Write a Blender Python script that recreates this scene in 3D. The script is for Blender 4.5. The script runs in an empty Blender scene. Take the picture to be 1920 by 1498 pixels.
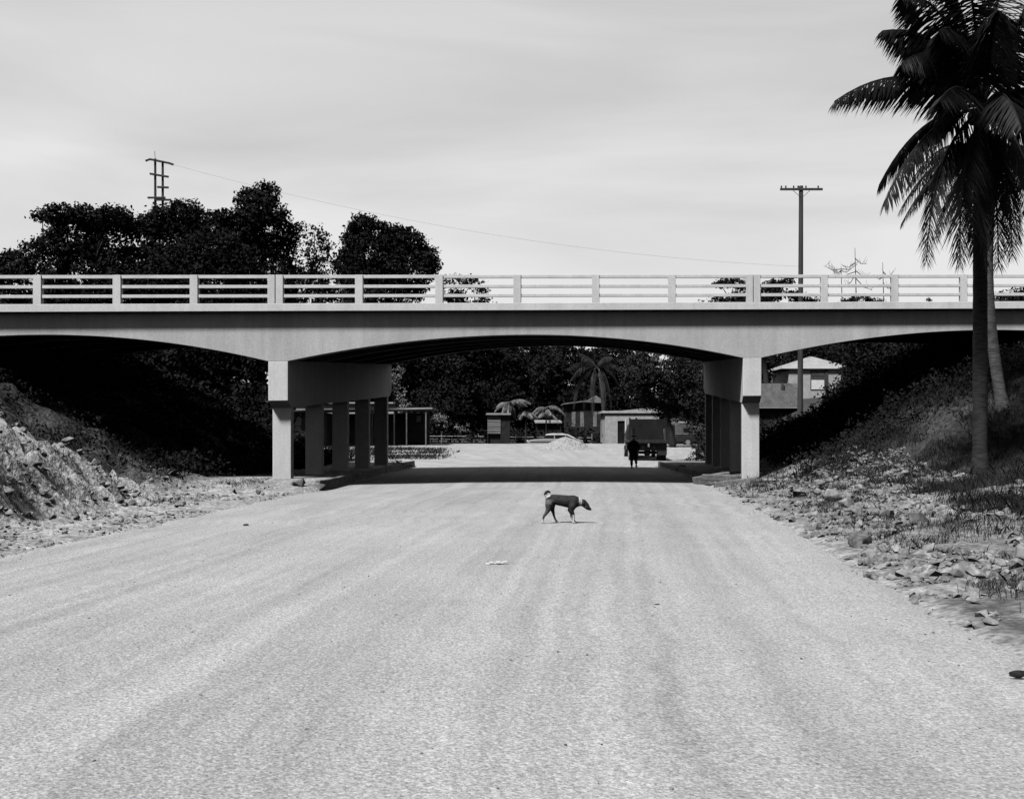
import bpy, bmesh, math, random
import numpy as np
from mathutils import Vector, Matrix

R = math.radians
random.seed(7); rng = np.random.default_rng(7)
S = bpy.context.scene
C = S.collection

# ------------------------------------------------------------------ camera
F = 2000.0; CAMZ = 1.75; HOR = 812.0           # focal length and horizon in pixels of the 1920 px photograph
cam_d = bpy.data.cameras.new('camera'); cam = bpy.data.objects.new('camera', cam_d); C.objects.link(cam)
cam.location = (0, 0, CAMZ); cam.rotation_euler = (R(90), 0, 0)
cam_d.sensor_width = 36; cam_d.lens = 36 * F / 1920; cam_d.shift_y = (HOR - 749) / 1920
cam_d.clip_start = 0.1; cam_d.clip_end = 6000
S.camera = cam

# ------------------------------------------------------------------ sky and sun
SUN_DIR = Vector((-0.42, -0.56, 1.0)).normalized()
elev = math.asin(SUN_DIR.z); azim = math.atan2(SUN_DIR.x, SUN_DIR.y)
w = bpy.data.worlds.new('World'); S.world = w; w.use_nodes = True
nt = w.node_tree; N = nt.nodes; L = nt.links
bg = N['Background']
sky = N.new('ShaderNodeTexSky'); sky.sky_type = 'NISHITA'; sky.sun_disc = False
sky.sun_elevation = elev; sky.sun_rotation = azim
sky.air_density = 1.0; sky.dust_density = 3.0; sky.ozone_density = 1.0
bw = N.new('ShaderNodeRGBToBW'); L.new(sky.outputs[0], bw.inputs[0])
tc = N.new('ShaderNodeTexCoord'); mp = N.new('ShaderNodeMapping'); mp.inputs['Scale'].default_value = (1.0, 1.0, 5.0)
L.new(tc.outputs['Generated'], mp.inputs[0])
nz = N.new('ShaderNodeTexNoise'); nz.inputs['Scale'].default_value = 1.6; nz.inputs['Detail'].default_value = 5
nz.inputs['Roughness'].default_value = .5; nz.inputs['Distortion'].default_value = .5
L.new(mp.outputs[0], nz.inputs[0])
mr = N.new('ShaderNodeMapRange'); mr.inputs[1].default_value = .32; mr.inputs[2].default_value = .62
mr.inputs[3].default_value = .84; mr.inputs[4].default_value = 1.12
L.new(nz.outputs[0], mr.inputs[0])
# thin overcast veil: cloud brightness, dimmed overhead for contrast, mixed with the clear-sky gradient
mx = N.new('ShaderNodeMix'); mx.data_type = 'FLOAT'; mx.inputs[0].default_value = .85
L.new(bw.outputs[0], mx.inputs[2]); sep = N.new('ShaderNodeSeparateXYZ'); L.new(tc.outputs['Generated'], sep.inputs[0])
zg = N.new('ShaderNodeMapRange'); zg.inputs[1].default_value = .25; zg.inputs[2].default_value = .85; zg.inputs[3].default_value = 7.8; zg.inputs[4].default_value = 2.2
L.new(sep.outputs[2], zg.inputs[0])
# sky dimmed to the sides and behind the camera to deepen the shade
yg = N.new('ShaderNodeMapRange'); yg.inputs[1].default_value = .05; yg.inputs[2].default_value = .8; yg.inputs[3].default_value = .12; yg.inputs[4].default_value = 1.0
L.new(sep.outputs[1], yg.inputs[0]); ym = N.new('ShaderNodeMath'); ym.operation = 'MULTIPLY'
L.new(zg.outputs[0], ym.inputs[0]); L.new(yg.outputs[0], ym.inputs[1]); L.new(ym.outputs[0], mx.inputs[3])
mu = N.new('ShaderNodeMath'); mu.operation = 'MULTIPLY'
L.new(mx.outputs[0], mu.inputs[0]); L.new(mr.outputs[0], mu.inputs[1])
L.new(mu.outputs[0], bg.inputs['Color']); bg.inputs['Strength'].default_value = 0.1

sd = bpy.data.lights.new('sun', 'SUN'); sun = bpy.data.objects.new('sun', sd); C.objects.link(sun)
sd.energy = 5.0; sd.angle = R(8); sd.color = (1, 1, 1)
sun.rotation_euler = SUN_DIR.to_track_quat('Z', 'Y').to_euler()

vs = S.view_settings; vs.view_transform = 'Standard'; vs.look = 'None'; vs.gamma = 1; vs.exposure = 0.0
S.cycles.diffuse_bounces = 0; S.cycles.max_bounces = 6

# ------------------------------------------------------------------ helpers
def P(u, v, Y): return Vector(((u - 960) / F * Y, Y, CAMZ - (v - HOR) / F * Y))
def tag(o, label=None, cat=None, group=None, kind=None):
    if label: o['label'] = label
    if cat: o['category'] = cat
    if group: o['group'] = group
    if kind: o['kind'] = kind
    return o
def empty(name, loc, label, cat, group=None, rz=0):
    o = bpy.data.objects.new(name, None); C.objects.link(o); o.location = loc; o.rotation_euler = (0, 0, rz)
    o.empty_display_size = .2
    return tag(o, label, cat, group)
def link_mesh(name, me, m, parent=None, loc=None, smooth=False):
    o = bpy.data.objects.new(name, me); C.objects.link(o)
    for mm in (m if isinstance(m, (list, tuple)) else [m]): me.materials.append(mm)
    if parent: o.parent = parent
    if loc is not None: o.location = loc
    if smooth: me.polygons.foreach_set('use_smooth', [True] * len(me.polygons))
    return o
def np_mesh(name, verts, faces):           # faces: (n,3) or (n,4) array
    me = bpy.data.meshes.new(name); verts = np.asarray(verts, 'f'); faces = np.asarray(faces, 'i')
    n, k = faces.shape
    me.vertices.add(len(verts)); me.vertices.foreach_set('co', verts.ravel())
    me.loops.add(n * k); me.loops.foreach_set('vertex_index', faces.ravel())
    me.polygons.add(n); me.polygons.foreach_set('loop_start', np.arange(0, n * k, k, dtype='i'))
    try: me.polygons.foreach_set('loop_total', np.full(n, k, dtype='i'))
    except Exception: pass
    me.update(calc_edges=True); me.validate()
    return me
class MB:
    def __init__(s): s.v = []; s.f = []; s.mi = []; s.cur = 0
    def add(s, vs, fs):
        b = len(s.v); s.v += [tuple(p) for p in vs]
        for f in fs: s.f.append([b + i for i in f]); s.mi.append(s.cur)
        return s
    def box(s, x0, x1, y0, y1, z0, z1, fn=None):
        c = [(x, y, z) for z in (z0, z1) for y in (y0, y1) for x in (x0, x1)]
        if fn: c = [fn(*p) for p in c]
        return s.add(c, [(0, 2, 3, 1), (4, 5, 7, 6), (0, 1, 5, 4), (2, 6, 7, 3), (0, 4, 6, 2), (1, 3, 7, 5)])
    def tube(s, pts, rad, n=8, cap=True):
        pts = [Vector(p) for p in pts]; rings = []
        if not hasattr(rad, '__len__'): rad = [rad] * len(pts)
        ref = None
        for i, p in enumerate(pts):
            d = (pts[min(i + 1, len(pts) - 1)] - pts[max(i - 1, 0)]).normalized()
            if ref is None: ref = Vector((1, 0, 0)) if abs(d.x) < .8 else Vector((0, 1, 0))
            a = d.cross(ref).normalized(); b = d.cross(a).normalized(); ref = -b if False else ref
            rings.append([p + (a * math.cos(2 * math.pi * k / n) + b * math.sin(2 * math.pi * k / n)) * rad[i] for k in range(n)])
        vs = [q for r in rings for q in r]; fs = []
        for i in range(len(pts) - 1):
            for k in range(n):
                k2 = (k + 1) % n; fs.append((i * n + k, i * n + k2, (i + 1) * n + k2, (i + 1) * n + k))
        if cap: fs.append(tuple(range(n))); fs.append(tuple((len(pts) - 1) * n + k for k in range(n))[::-1])
        return s.add(vs, fs)
    def prism(s, outline, y0, y1, fn=None):     # outline in (x,z), extruded along y
        n = len(outline); vs = [(x, y0, z) for x, z in outline] + [(x, y1, z) for x, z in outline]
        if fn: vs = [fn(*p) for p in vs]
        fs = [tuple(range(n)), tuple(range(n, 2 * n))[::-1]] + [(i, i + n, (i + 1) % n + n, (i + 1) % n) for i in range(n)]
        return s.add(vs, fs)
    def build(s, name, m, parent=None, loc=None, bevel=0, smooth=False):
        me = bpy.data.meshes.new(name); me.from_pydata(s.v, [], s.f)
        if isinstance(m, (list, tuple)): me.polygons.foreach_set('material_index', s.mi)
        bm = bmesh.new(); bm.from_mesh(me); bmesh.ops.recalc_face_normals(bm, faces=bm.faces)
        bm.to_mesh(me); bm.free()
        o = link_mesh(name, me, m, parent, loc, smooth)
        if bevel:
            b = o.modifiers.new('bevel', 'BEVEL'); b.width = bevel; b.segments = 2; b.limit_method = 'ANGLE'
        return o

# value noise in numpy
def _h(ix, iy, iz):
    n = (ix.astype(np.int64) * 374761393 + iy.astype(np.int64) * 668265263 + iz.astype(np.int64) * 2147483647 % 1000003 * 7919)
    n = (n ^ (n >> 13)) * 1274126177; n = n ^ (n >> 16)
    return (n & 0xffff) / 65535.0
def vnoise(x, y, z=None):
    x = np.asarray(x, float); y = np.asarray(y, float); z = np.zeros_like(x) if z is None else np.asarray(z, float)
    ix, iy, iz = np.floor(x), np.floor(y), np.floor(z); fx, fy, fz = x - ix, y - iy, z - iz
    fx, fy, fz = [t * t * (3 - 2 * t) for t in (fx, fy, fz)]; r = 0
    for a in (0, 1):
        for b in (0, 1):
            for c in (0, 1):
                r = r + _h(ix + a, iy + b, iz + c) * (fx if a else 1 - fx) * (fy if b else 1 - fy) * (fz if c else 1 - fz)
    return r
def fbm(x, y, z=None, o=4):
    x = np.asarray(x, float); y = np.asarray(y, float); z = np.zeros_like(x) if z is None else np.asarray(z, float)
    r = 0; a = .5; t = 0
    for i in range(o):
        r = r + a * vnoise(x * 2 ** i + 17 * i, y * 2 ** i + 31 * i, z * 2 ** i); t += a; a *= .5
    return r / t
def sstep(a, b, x):
    t = np.clip((np.asarray(x, float) - a) / (b - a), 0, 1); return t * t * (3 - 2 * t)

# ------------------------------------------------------------------ materials (all neutral greys: the scene is monochrome)
def mat(name, lo, hi, scale=3, detail=6, rough=.9, bump=0, bscale=40, spec=.3, p0=.35, p1=.65, stretch=(1, 1, 1), extra=None, metal=0):
    m = bpy.data.materials.new(name); m.use_nodes = True; n = m.node_tree.nodes; l = m.node_tree.links
    b = n['Principled BSDF']; b.inputs['Roughness'].default_value = rough; b.inputs['Specular IOR Level'].default_value = spec
    b.inputs['Metallic'].default_value = metal
    g = n.new('ShaderNodeNewGeometry'); mpn = n.new('ShaderNodeMapping'); mpn.inputs['Scale'].default_value = stretch
    l.new(g.outputs['Position'], mpn.inputs[0])
    t = n.new('ShaderNodeTexNoise'); t.inputs['Scale'].default_value = scale; t.inputs['Detail'].default_value = detail
    t.inputs['Roughness'].default_value = .65
    l.new(mpn.outputs[0], t.inputs[0])
    r = n.new('ShaderNodeMapRange'); r.inputs[1].default_value = p0; r.inputs[2].default_value = p1
    r.inputs[3].default_value = lo; r.inputs[4].default_value = hi
    l.new(t.outputs[0], r.inputs[0]); out = r.outputs[0]
    if extra:      # (scale, low factor): a second, finer speckle multiplied in
        t2 = n.new('ShaderNodeTexNoise'); t2.inputs['Scale'].default_value = extra[0]; t2.inputs['Detail'].default_value = 3
        l.new(g.outputs['Position'], t2.inputs[0])
        r2 = n.new('ShaderNodeMapRange'); r2.inputs[1].default_value = .35; r2.inputs[2].default_value = .65
        r2.inputs[3].default_value = extra[1]; r2.inputs[4].default_value = 2 - extra[1]
        l.new(t2.outputs[0], r2.inputs[0])
        q = n.new('ShaderNodeMath'); q.operation = 'MULTIPLY'; l.new(out, q.inputs[0]); l.new(r2.outputs[0], q.inputs[1]); out = q.outputs[0]
    l.new(out, b.inputs['Base Color'])
    if bump:
        bn = n.new('ShaderNodeTexNoise'); bn.inputs['Scale'].default_value = bscale; bn.inputs['Detail'].default_value = 5
        l.new(g.outputs['Position'], bn.inputs[0])
        bu = n.new('ShaderNodeBump'); bu.inputs['Strength'].default_value = bump; bu.inputs['Distance'].default_value = .02
        l.new(bn.outputs[0], bu.inputs['Height']); l.new(bu.outputs[0], b.inputs['Normal'])
    return m
def weather(m, lo=.86, sx=2.2, sz=.12):
    n = m.node_tree.nodes; l = m.node_tree.links; b = n['Principled BSDF']; src = b.inputs['Base Color'].links[0].from_socket
    g = n.new('ShaderNodeNewGeometry'); mp_ = n.new('ShaderNodeMapping'); mp_.inputs['Scale'].default_value = (sx, sx, sz); l.new(g.outputs['Position'], mp_.inputs[0])
    t = n.new('ShaderNodeTexNoise'); t.inputs['Scale'].default_value = 1; t.inputs['Detail'].default_value = 5; t.inputs['Roughness'].default_value = .7; l.new(mp_.outputs[0], t.inputs[0])
    r = n.new('ShaderNodeMapRange'); r.inputs[1].default_value = .32; r.inputs[2].default_value = .6; r.inputs[3].default_value = lo; r.inputs[4].default_value = 1.04; l.new(t.outputs[0], r.inputs[0])
    t2 = n.new('ShaderNodeTexNoise'); t2.inputs['Scale'].default_value = 9; t2.inputs['Detail'].default_value = 6; t2.inputs['Roughness'].default_value = .8; l.new(g.outputs['Position'], t2.inputs[0])
    r2 = n.new('ShaderNodeMapRange'); r2.inputs[1].default_value = .24; r2.inputs[2].default_value = .38; r2.inputs[3].default_value = .7; r2.inputs[4].default_value = 1.0; l.new(t2.outputs[0], r2.inputs[0])
    q = n.new('ShaderNodeMath'); q.operation = 'MULTIPLY'; l.new(src, q.inputs[0]); l.new(r.outputs[0], q.inputs[1])
    q2 = n.new('ShaderNodeMath'); q2.operation = 'MULTIPLY'; l.new(q.outputs[0], q2.inputs[0]); l.new(r2.outputs[0], q2.inputs[1]); l.new(q2.outputs[0], b.inputs['Base Color'])
M = {}
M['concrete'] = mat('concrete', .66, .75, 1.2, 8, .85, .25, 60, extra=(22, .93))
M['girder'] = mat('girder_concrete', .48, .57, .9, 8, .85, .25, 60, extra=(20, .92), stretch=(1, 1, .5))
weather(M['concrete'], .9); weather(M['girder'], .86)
M['girder_shade_and_paving'] = mat('shaded_girder_and_paving', .22, .3, 1, 6)  # inner girders' concrete darkened for the under-bridge shade; also paves the upper road
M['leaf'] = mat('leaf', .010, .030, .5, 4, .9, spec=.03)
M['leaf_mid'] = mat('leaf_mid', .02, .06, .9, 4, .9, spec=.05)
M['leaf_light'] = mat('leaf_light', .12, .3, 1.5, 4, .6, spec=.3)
M['palm'] = mat('palm_leaf', .006, .016, 1.5, 3, .6, spec=.2)
M['palm_pale'] = mat('palm_pale', .08, .26, 2, 3, .5, spec=.4)
M['grass'] = mat('grass', .015, .065, 1.2, 4, .8, spec=.04)
M['bark'] = mat('bark', .018, .045, 5, 6, .9, .5, 30, stretch=(1, 1, .3))
M['palm_bark'] = mat('palm_bark', .012, .045, 9, 5, .9, .4, 25, stretch=(.5, .5, 2.2))
M['palm_bark_pale'] = mat('palm_bark_pale', .08, .26, 10, 5, .9, .4, 25, stretch=(.4, .4, 2.4))
M['wood'] = mat('pole_wood', .035, .07, 6, 5, .9, stretch=(1, 1, .1))
M['rock'] = mat('rock', .13, .34, 3, 6, .9, .5, 30, extra=(14, .75))
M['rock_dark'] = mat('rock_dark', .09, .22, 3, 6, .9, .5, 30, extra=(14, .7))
M['pile'] = mat('pile', .28, .42, 5, 6, .95, .6, 20, extra=(12, .7))
M['wall'] = mat('block_wall', .36, .46, 2.5, 6, .9, extra=(9, .85))
M['wall_grey'] = mat('wall_grey', .14, .24, 1.5, 6, .9, extra=(8, .8))
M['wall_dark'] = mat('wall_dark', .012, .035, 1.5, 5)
M['boards'] = mat('boards', .1, .3, 2.0, 5, .9, stretch=(.3, .3, 9))
M['roof'] = mat('roof_sheet', .3, .42, 1.2, 5, .6, extra=(6, .88))
M['white'] = mat('white_paint', .68, .78, 2, 3, .5)
M['dark'] = mat('dark_paint', .015, .035, 2, 4, .5)
M['dark2'] = mat('dark_metal', .015, .035, 3, 4, .6)
M['panel'] = mat('truck_panel', .007, .018, 2, 5, .95, stretch=(1, 1, .4))
M['tyre'] = mat('tyre', .012, .02, 4, 3, .9)
M['glass'] = mat('dark_glass', .01, .02, 2, 2, .15, spec=.5)
M['chrome'] = mat('chrome', .5, .6, 2, 2, .3, metal=.6)
M['car'] = mat('car_paint', .3, .36, 1, 2, .35, spec=.5)
M['cloth'] = mat('dark_cloth', .015, .035, 20, 4, .9)
M['cloth2'] = mat('trousers', .02, .04, 20, 4, .9)
M['skin'] = mat('skin', .06, .09, 20, 3, .6)
M['dog_dark'] = mat('dog_dark', .012, .04, 22, 4, .8)
M['dog_brown'] = mat('dog_flank', .05, .13, 9, 4, .8)
M['dog_white'] = mat('dog_white', .55, .68, 18, 4, .8)
M['paper'] = mat('paper', .7, .8, 20, 3, .8)

# ------------------------------------------------------------------ terrain
def interp(x, xs, ys): return np.interp(x, xs, ys)
RY = [-40, 4, 8.1, 9.4, 13.3, 21.5, 30, 37.6, 55, 62, 75, 98, 104]
RXr = [3.6, 3.7, 3.9, 3.98, 4.3, 5.3, 6.1, 6.7, 7.3, 9.2, 13, 17, 18]
LY = [-40, 4, 15, 20, 29.7, 33, 55.6, 62, 75, 98, 104]
LX = [-8.5, -8, -7.2, -6.75, -6.2, -5.6, -5.0, -9, -17, -27, -28]
def xr(y): return interp(y, RY, RXr)
def xl(y): return interp(y, LY, LX)
def zr(y): return .72 * sstep(58, 98, y) - .45 * sstep(98.7, 99.6, y)          # the lot beyond the bridge rises gently
# bridge frame
BO = Vector((0, 34.08)); ang = math.atan(1.2 / 15.1)
BL = Vector((math.cos(ang), math.sin(ang))); BT = Vector((.0966, .9953))
SUP = .058
def B(s, t, z): return (BO.x + s * BL.x + t * BT.x, BO.y + s * BL.y + t * BT.y, z + .0125 * s + SUP * t)
def to_st(x, y):
    d = BL.x * BT.y - BL.y * BT.x; dx = x - BO.x; dy = y - BO.y
    return (dx * BT.y - dy * BT.x) / d, (BL.x * dy - BL.y * dx) / d
def H(x, y):
    x = np.asarray(x, float); y = np.asarray(y, float)
    dl = xl(y) - x; dr = x - xr(y); s, t = to_st(x, y)
    base = zr(y)
    n1 = fbm(x * .9, y * .9) - .5; n2 = fbm(x * 3.1 + 9, y * 3.1, o=4) - .5
    # left: verge, kerbed shelf by the pier, then the cut bank
    out = np.maximum(dl, dr)
    z = base - .06 + .12 * sstep(-.3, .5, out)
    near = 1 - sstep(60, 68, y)
    shelf = sstep(30, 34, y) * near
    z = z + .24 * shelf * sstep(-.02, .22, dl) + .2 * sstep(34, 37, y) * near * sstep(.1, .5, dr)
    z = z + (n2 * .22 + n1 * .15) * sstep(.1, 1.2, out) * sstep(36, 30, y)
    hm = interp(y, [-40, 8, 16, 20, 22, 25, 28, 32, 36], [3.0, 2.8, 2.6, 2.2, 1.85, 1.3, .7, .3, 0])
    d0 = interp(y, [0, 12, 18, 22, 26, 32], [3.2, 2.4, 1.7, 1.7, 2.3, 3.4]) + 1.2 * n1
    mound = hm * sstep(0, 2.4, dl - d0) * (1 + .5 * n1) + (n2 * .8 + n1 * .8 + .12 * (vnoise(x * 5.3, y * 5.3) - .5)) * sstep(0, 1, dl - d0) * sstep(36, 30, y)
    zl = z + np.maximum(mound, 0) 
    # embankments carrying the upper road
    def dist(se, t0, t1, sgn):
        ds = np.maximum(se - s * sgn, 0); dt = np.maximum(np.maximum(t0 - t, t - t1), 0); return np.sqrt(ds * ds + dt * dt)
    el = 5.3 - dist(20.0, -1.0, 17.5, -1) / 1.75 + 1.0 * n1
    er = 5.55 - dist(18.6, -1.0, 17.5, 1) / 1.78 + 1.0 * n1
    zl = np.where(dl > 0, np.maximum(zl, el), z)
    # right: low rubble shelf then grassy rise
    rr = .11 * np.maximum(dr - .5, 0) + .16 * np.maximum(dr - 4.5, 0)
    rr = rr * sstep(55, 40, y)
    rr = rr + (.35 * sstep(1, 2.2, dr) * sstep(4.5, 3, dr) * (vnoise(x * .9, y * .55) > .5)) * 0
    zz = z + np.minimum(rr, 3.5) + .5 * (fbm(x * .6 + 4, y * .6) - .45) * sstep(1, 3, dr) * sstep(50, 40, y)
    zR = np.where(dr > 0, np.maximum(zz, er), zl)
    # distant hills
    zR = zR + 4.9 * sstep(18, 30, x) * sstep(62, 105, y) + 3.2 * sstep(-15, -30, x) * sstep(58, 85, y) + 5 * sstep(112, 150, y)
    return zR
def Hs(x, y): return float(H(np.array([x]), np.array([y]))[0])

def spaced(a, b, d0, far, grow=1.12):
    mid = list(np.arange(a, b, d0)); hi = []; st = d0; v = b
    while v < far: hi.append(v); st *= grow; v += st
    hi.append(far); return mid + hi
xs_r = spaced(0, 20, .2, 2500); xs_ = np.array([-v for v in xs_r[::-1] if v > 0] + xs_r)
ys_ = np.array([-60, -40, -25, -15, -9, -5, -2, 0, 2, 3.5] + spaced(4.5, 46, .22, 3500, 1.07))
GX, GY = np.meshgrid(xs_, ys_); GZ = H(GX, GY)
nxv, nyv = len(xs_), len(ys_)
idx = np.arange(nxv * nyv).reshape(nyv, nxv)
fc = np.stack([idx[:-1, :-1], idx[:-1, 1:], idx[1:, 1:], idx[1:, :-1]], -1).reshape(-1, 4)
me = np_mesh('ground', np.stack([GX, GY, GZ], -1).reshape(-1, 3), fc)
dl_ = (xl(GY) - GX); dr_ = (GX - xr(GY)); s_, t_ = to_st(GX, GY)
nn = fbm(GX * .8 + 3, GY * .8); nf = fbm(GX * 2.5, GY * 2.5 + 8)
# vegetation cover: 1 = grass and litter, 0 = bare marl
veg = np.clip(sstep(8.5, 11, np.abs(s_)) * sstep(-13, -6, t_), 0, 1)
veg = np.where(dr_ > 0, np.maximum(veg, sstep(3.6, 5.4, dr_ + 2.2 * (nn - .5)) * sstep(70, 55, GY)), veg)
veg = np.where(dr_ > 0, np.maximum(veg, .75 * sstep(.52, .62, nn) * sstep(.3, 1.5, dr_) * sstep(36, 30, GY)), veg)
veg = np.where((dr_ > 0) & (GY < 18), np.maximum(veg, .8 * sstep(0, .4, dr_) * sstep(18, 13, GY) * sstep(.35, .6, nf)), veg)
veg = np.where((dl_ > 0) & (GY < 36), np.maximum(veg * sstep(26, 31, GY), .7 * sstep(.6, .7, nn) * sstep(1.2, 2.5, dl_)), veg)
veg = np.where(GY > 60, np.maximum(veg, sstep(0, 1.5, np.maximum(dl_, dr_))), veg)
veg = np.where((dr_ > .3) & (GY < 60), np.maximum(veg, .42), veg)
veg = np.clip(veg + .4 * (nf - .5), 0, 1)
at = me.attributes.new('veg', 'FLOAT', 'POINT'); at.data.foreach_set('value', veg.ravel().astype('f'))
gm = mat('ground', .24, .45, 2.2, 10, .95, 1, 9, extra=(12, .62))
for nd in gm.node_tree.nodes:
    if nd.type == 'BUMP': nd.inputs['Distance'].default_value = .09
n = gm.node_tree.nodes; l = gm.node_tree.links; b = n['Principled BSDF']
src = b.inputs['Base Color'].links[0].from_socket
atn = n.new('ShaderNodeAttribute'); atn.attribute_name = 'veg'
gn = n.new('ShaderNodeTexNoise'); gn.inputs['Scale'].default_value = 6; gn.inputs['Detail'].default_value = 6
g_ = n.new('ShaderNodeNewGeometry'); l.new(g_.outputs['Position'], gn.inputs[0])
gr = n.new('ShaderNodeMapRange'); gr.inputs[1].default_value = .35; gr.inputs[2].default_value = .65; gr.inputs[3].default_value = .02; gr.inputs[4].default_value = .075
l.new(gn.outputs[0], gr.inputs[0])
mxn = n.new('ShaderNodeMix'); mxn.data_type = 'FLOAT'; l.new(atn.outputs['Fac'], mxn.inputs[0]); l.new(src, mxn.inputs[2]); l.new(gr.outputs[0], mxn.inputs[3])
l.new(mxn.outputs[0], b.inputs['Base Color'])
ground = link_mesh('ground', me, gm, smooth=True); tag(ground, 'pale dug-up marl and dark grassy banks beside the road', 'ground', kind='structure')

# road sheet: gravel, worn wheel tracks follow its width
ry = np.concatenate([np.arange(-8, 50, .16), np.arange(50, 98.8, .5)]); nc = 90
rowsv = []; uvs = []
for y in ry:
    jl = .35 * (fbm(np.array([y * .7]), np.array([3.3]))[0] - .5) * 1.5 + .12 * (vnoise(np.array([y * 5.]), np.array([1.]))[0] - .5)
    jr = .3 * (fbm(np.array([y * .8]), np.array([8.3]))[0] - .5) * 1.5 + .12 * (vnoise(np.array([y * 5.]), np.array([7.]))[0] - .5)
    if 32 < y < 56: jl *= .1; jr *= .3
    a, c = xl(y) + jl - .05, xr(y) + jr + .05
    for k in range(nc + 1):
        f = k / nc; x = a + (c - a) * f
        edge = min(f, 1 - f) * (c - a)
        z = float(zr(y)) + .012 - .02 * max(0, 1 - edge / .25) + .05 * min(edge / 4, 1)
        rowsv.append((x, y, z)); uvs.append((f, y / 12))
idx = np.arange(len(ry) * (nc + 1)).reshape(len(ry), nc + 1)
fc = np.stack([idx[:-1, :-1], idx[:-1, 1:], idx[1:, 1:], idx[1:, :-1]], -1).reshape(-1, 4)
me = np_mesh('road', rowsv, fc)
uvl = me.uv_layers.new(name='UVMap'); li = fc.ravel(); uvl.data.foreach_set('uv', np.array(uvs, 'f')[li].ravel())
rm = mat('road_gravel', .38, .44, .5, 5, .95, .9, 45, extra=(30, .82), stretch=(1, .6, 1))
n = rm.node_tree.nodes; l = rm.node_tree.links; b = n['Principled BSDF']; src = b.inputs['Base Color'].links[0].from_socket
uvn = n.new('ShaderNodeUVMap'); mpn = n.new('ShaderNodeMapping'); mpn.inputs['Scale'].default_value = (26, 1.1, 1)
l.new(uvn.outputs[0], mpn.inputs[0]); st = n.new('ShaderNodeTexNoise'); st.inputs['Scale'].default_value = 1; st.inputs['Detail'].default_value = 4
l.new(mpn.outputs[0], st.inputs[0]); sr = n.new('ShaderNodeMapRange'); sr.inputs[1].default_value = .3; sr.inputs[2].default_value = .7
sr.inputs[3].default_value = .88; sr.inputs[4].default_value = 1.1; l.new(st.outputs[0], sr.inputs[0])
g_ = n.new('ShaderNodeNewGeometry'); vo = n.new('ShaderNodeTexVoronoi'); vo.inputs['Scale'].default_value = 75; l.new(g_.outputs['Position'], vo.inputs[0])
vr = n.new('ShaderNodeSeparateColor'); l.new(vo.outputs['Color'], vr.inputs[0])
vm = n.new('ShaderNodeMapRange'); vm.inputs[3].default_value = .66; vm.inputs[4].default_value = 1.26; l.new(vr.outputs[0], vm.inputs[0])
q = n.new('ShaderNodeMath'); q.operation = 'MULTIPLY'; l.new(src, q.inputs[0]); l.new(sr.outputs[0], q.inputs[1])
q2 = n.new('ShaderNodeMath'); q2.operation = 'MULTIPLY'; l.new(q.outputs[0], q2.inputs[0]); l.new(vm.outputs[0], q2.inputs[1])
# narrower wheel tracks and scattered damp or dusty patches
mp2 = n.new('ShaderNodeMapping'); mp2.inputs['Scale'].default_value = (75, .8, 1); mp2.inputs['Location'].default_value = (3, 9, 0); l.new(uvn.outputs[0], mp2.inputs[0])
st2 = n.new('ShaderNodeTexNoise'); st2.inputs['Scale'].default_value = 1; st2.inputs['Detail'].default_value = 3; l.new(mp2.outputs[0], st2.inputs[0])
s2r = n.new('ShaderNodeMapRange'); s2r.inputs[1].default_value = .3; s2r.inputs[2].default_value = .7; s2r.inputs[3].default_value = .9; s2r.inputs[4].default_value = 1.08; l.new(st2.outputs[0], s2r.inputs[0])
pt = n.new('ShaderNodeTexNoise'); pt.inputs['Scale'].default_value = .55; pt.inputs['Detail'].default_value = 7; pt.inputs['Roughness'].default_value = .7; l.new(g_.outputs['Position'], pt.inputs[0])
ptr = n.new('ShaderNodeMapRange'); ptr.inputs[1].default_value = .32; ptr.inputs[2].default_value = .62; ptr.inputs[3].default_value = .94; ptr.inputs[4].default_value = 1.03; l.new(pt.outputs[0], ptr.inputs[0])
q3 = n.new('ShaderNodeMath'); q3.operation = 'MULTIPLY'; l.new(s2r.outputs[0], q3.inputs[0]); l.new(ptr.outputs[0], q3.inputs[1])
q4 = n.new('ShaderNodeMath'); q4.operation = 'MULTIPLY'; l.new(q2.outputs[0], q4.inputs[0]); l.new(q3.outputs[0], q4.inputs[1])
l.new(q4.outputs[0], b.inputs['Base Color'])
road = link_mesh('road', me, rm, smooth=True); tag(road, 'wide pale gravel road running under the bridge', 'road', kind='structure')

# ------------------------------------------------------------------ bridge
def s_of(u, t):
    k = (u - 960) / F; return (k * (BO.y + t * BT.y) - BO.x - t * BT.x) / (BL.x - k * BL.y)
br = empty('bridge', (0, 34, 0), 'concrete road bridge with haunched girders and open railings crossing over the gravel road', 'bridge')
off = Matrix.Translation((0, -34, 0))
def BB(s, t, z): x, y, zz = B(s, t, z); return (x, y - 34, zz)
PL, PR = -7.37, 7.84; TE = 15.6; SB = 5.65; ST = 5.89; SE = 24.5
mb = MB()
ss = np.linspace(-SE, SE, 50)
mb.box(-SE, SE, -.3, TE + .3, SB, ST, BB); mb.build('deck', M['concrete'], br, bevel=.012)
def under(s):
    w_ = .33
    if PL + w_ <= s <= PR - w_:
        c = .45; h = (PR - w_ - c) if s > c else (c - PL - w_); return 4.88 - .78 * (abs(s - c) / h) ** 2
    if s > PR + w_: c = 15.9; return 4.96 - .86 * min(abs(s - c) / (c - PR - w_), 1) ** 2
    if s < PL - w_: c = -14.6; return 4.96 - .86 * min(abs(s - c) / (PL - w_ - c), 1) ** 2
    return 4.10
cols_t = [.37 + 3.58 * i for i in range(5)]
AB = 22.6
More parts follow.
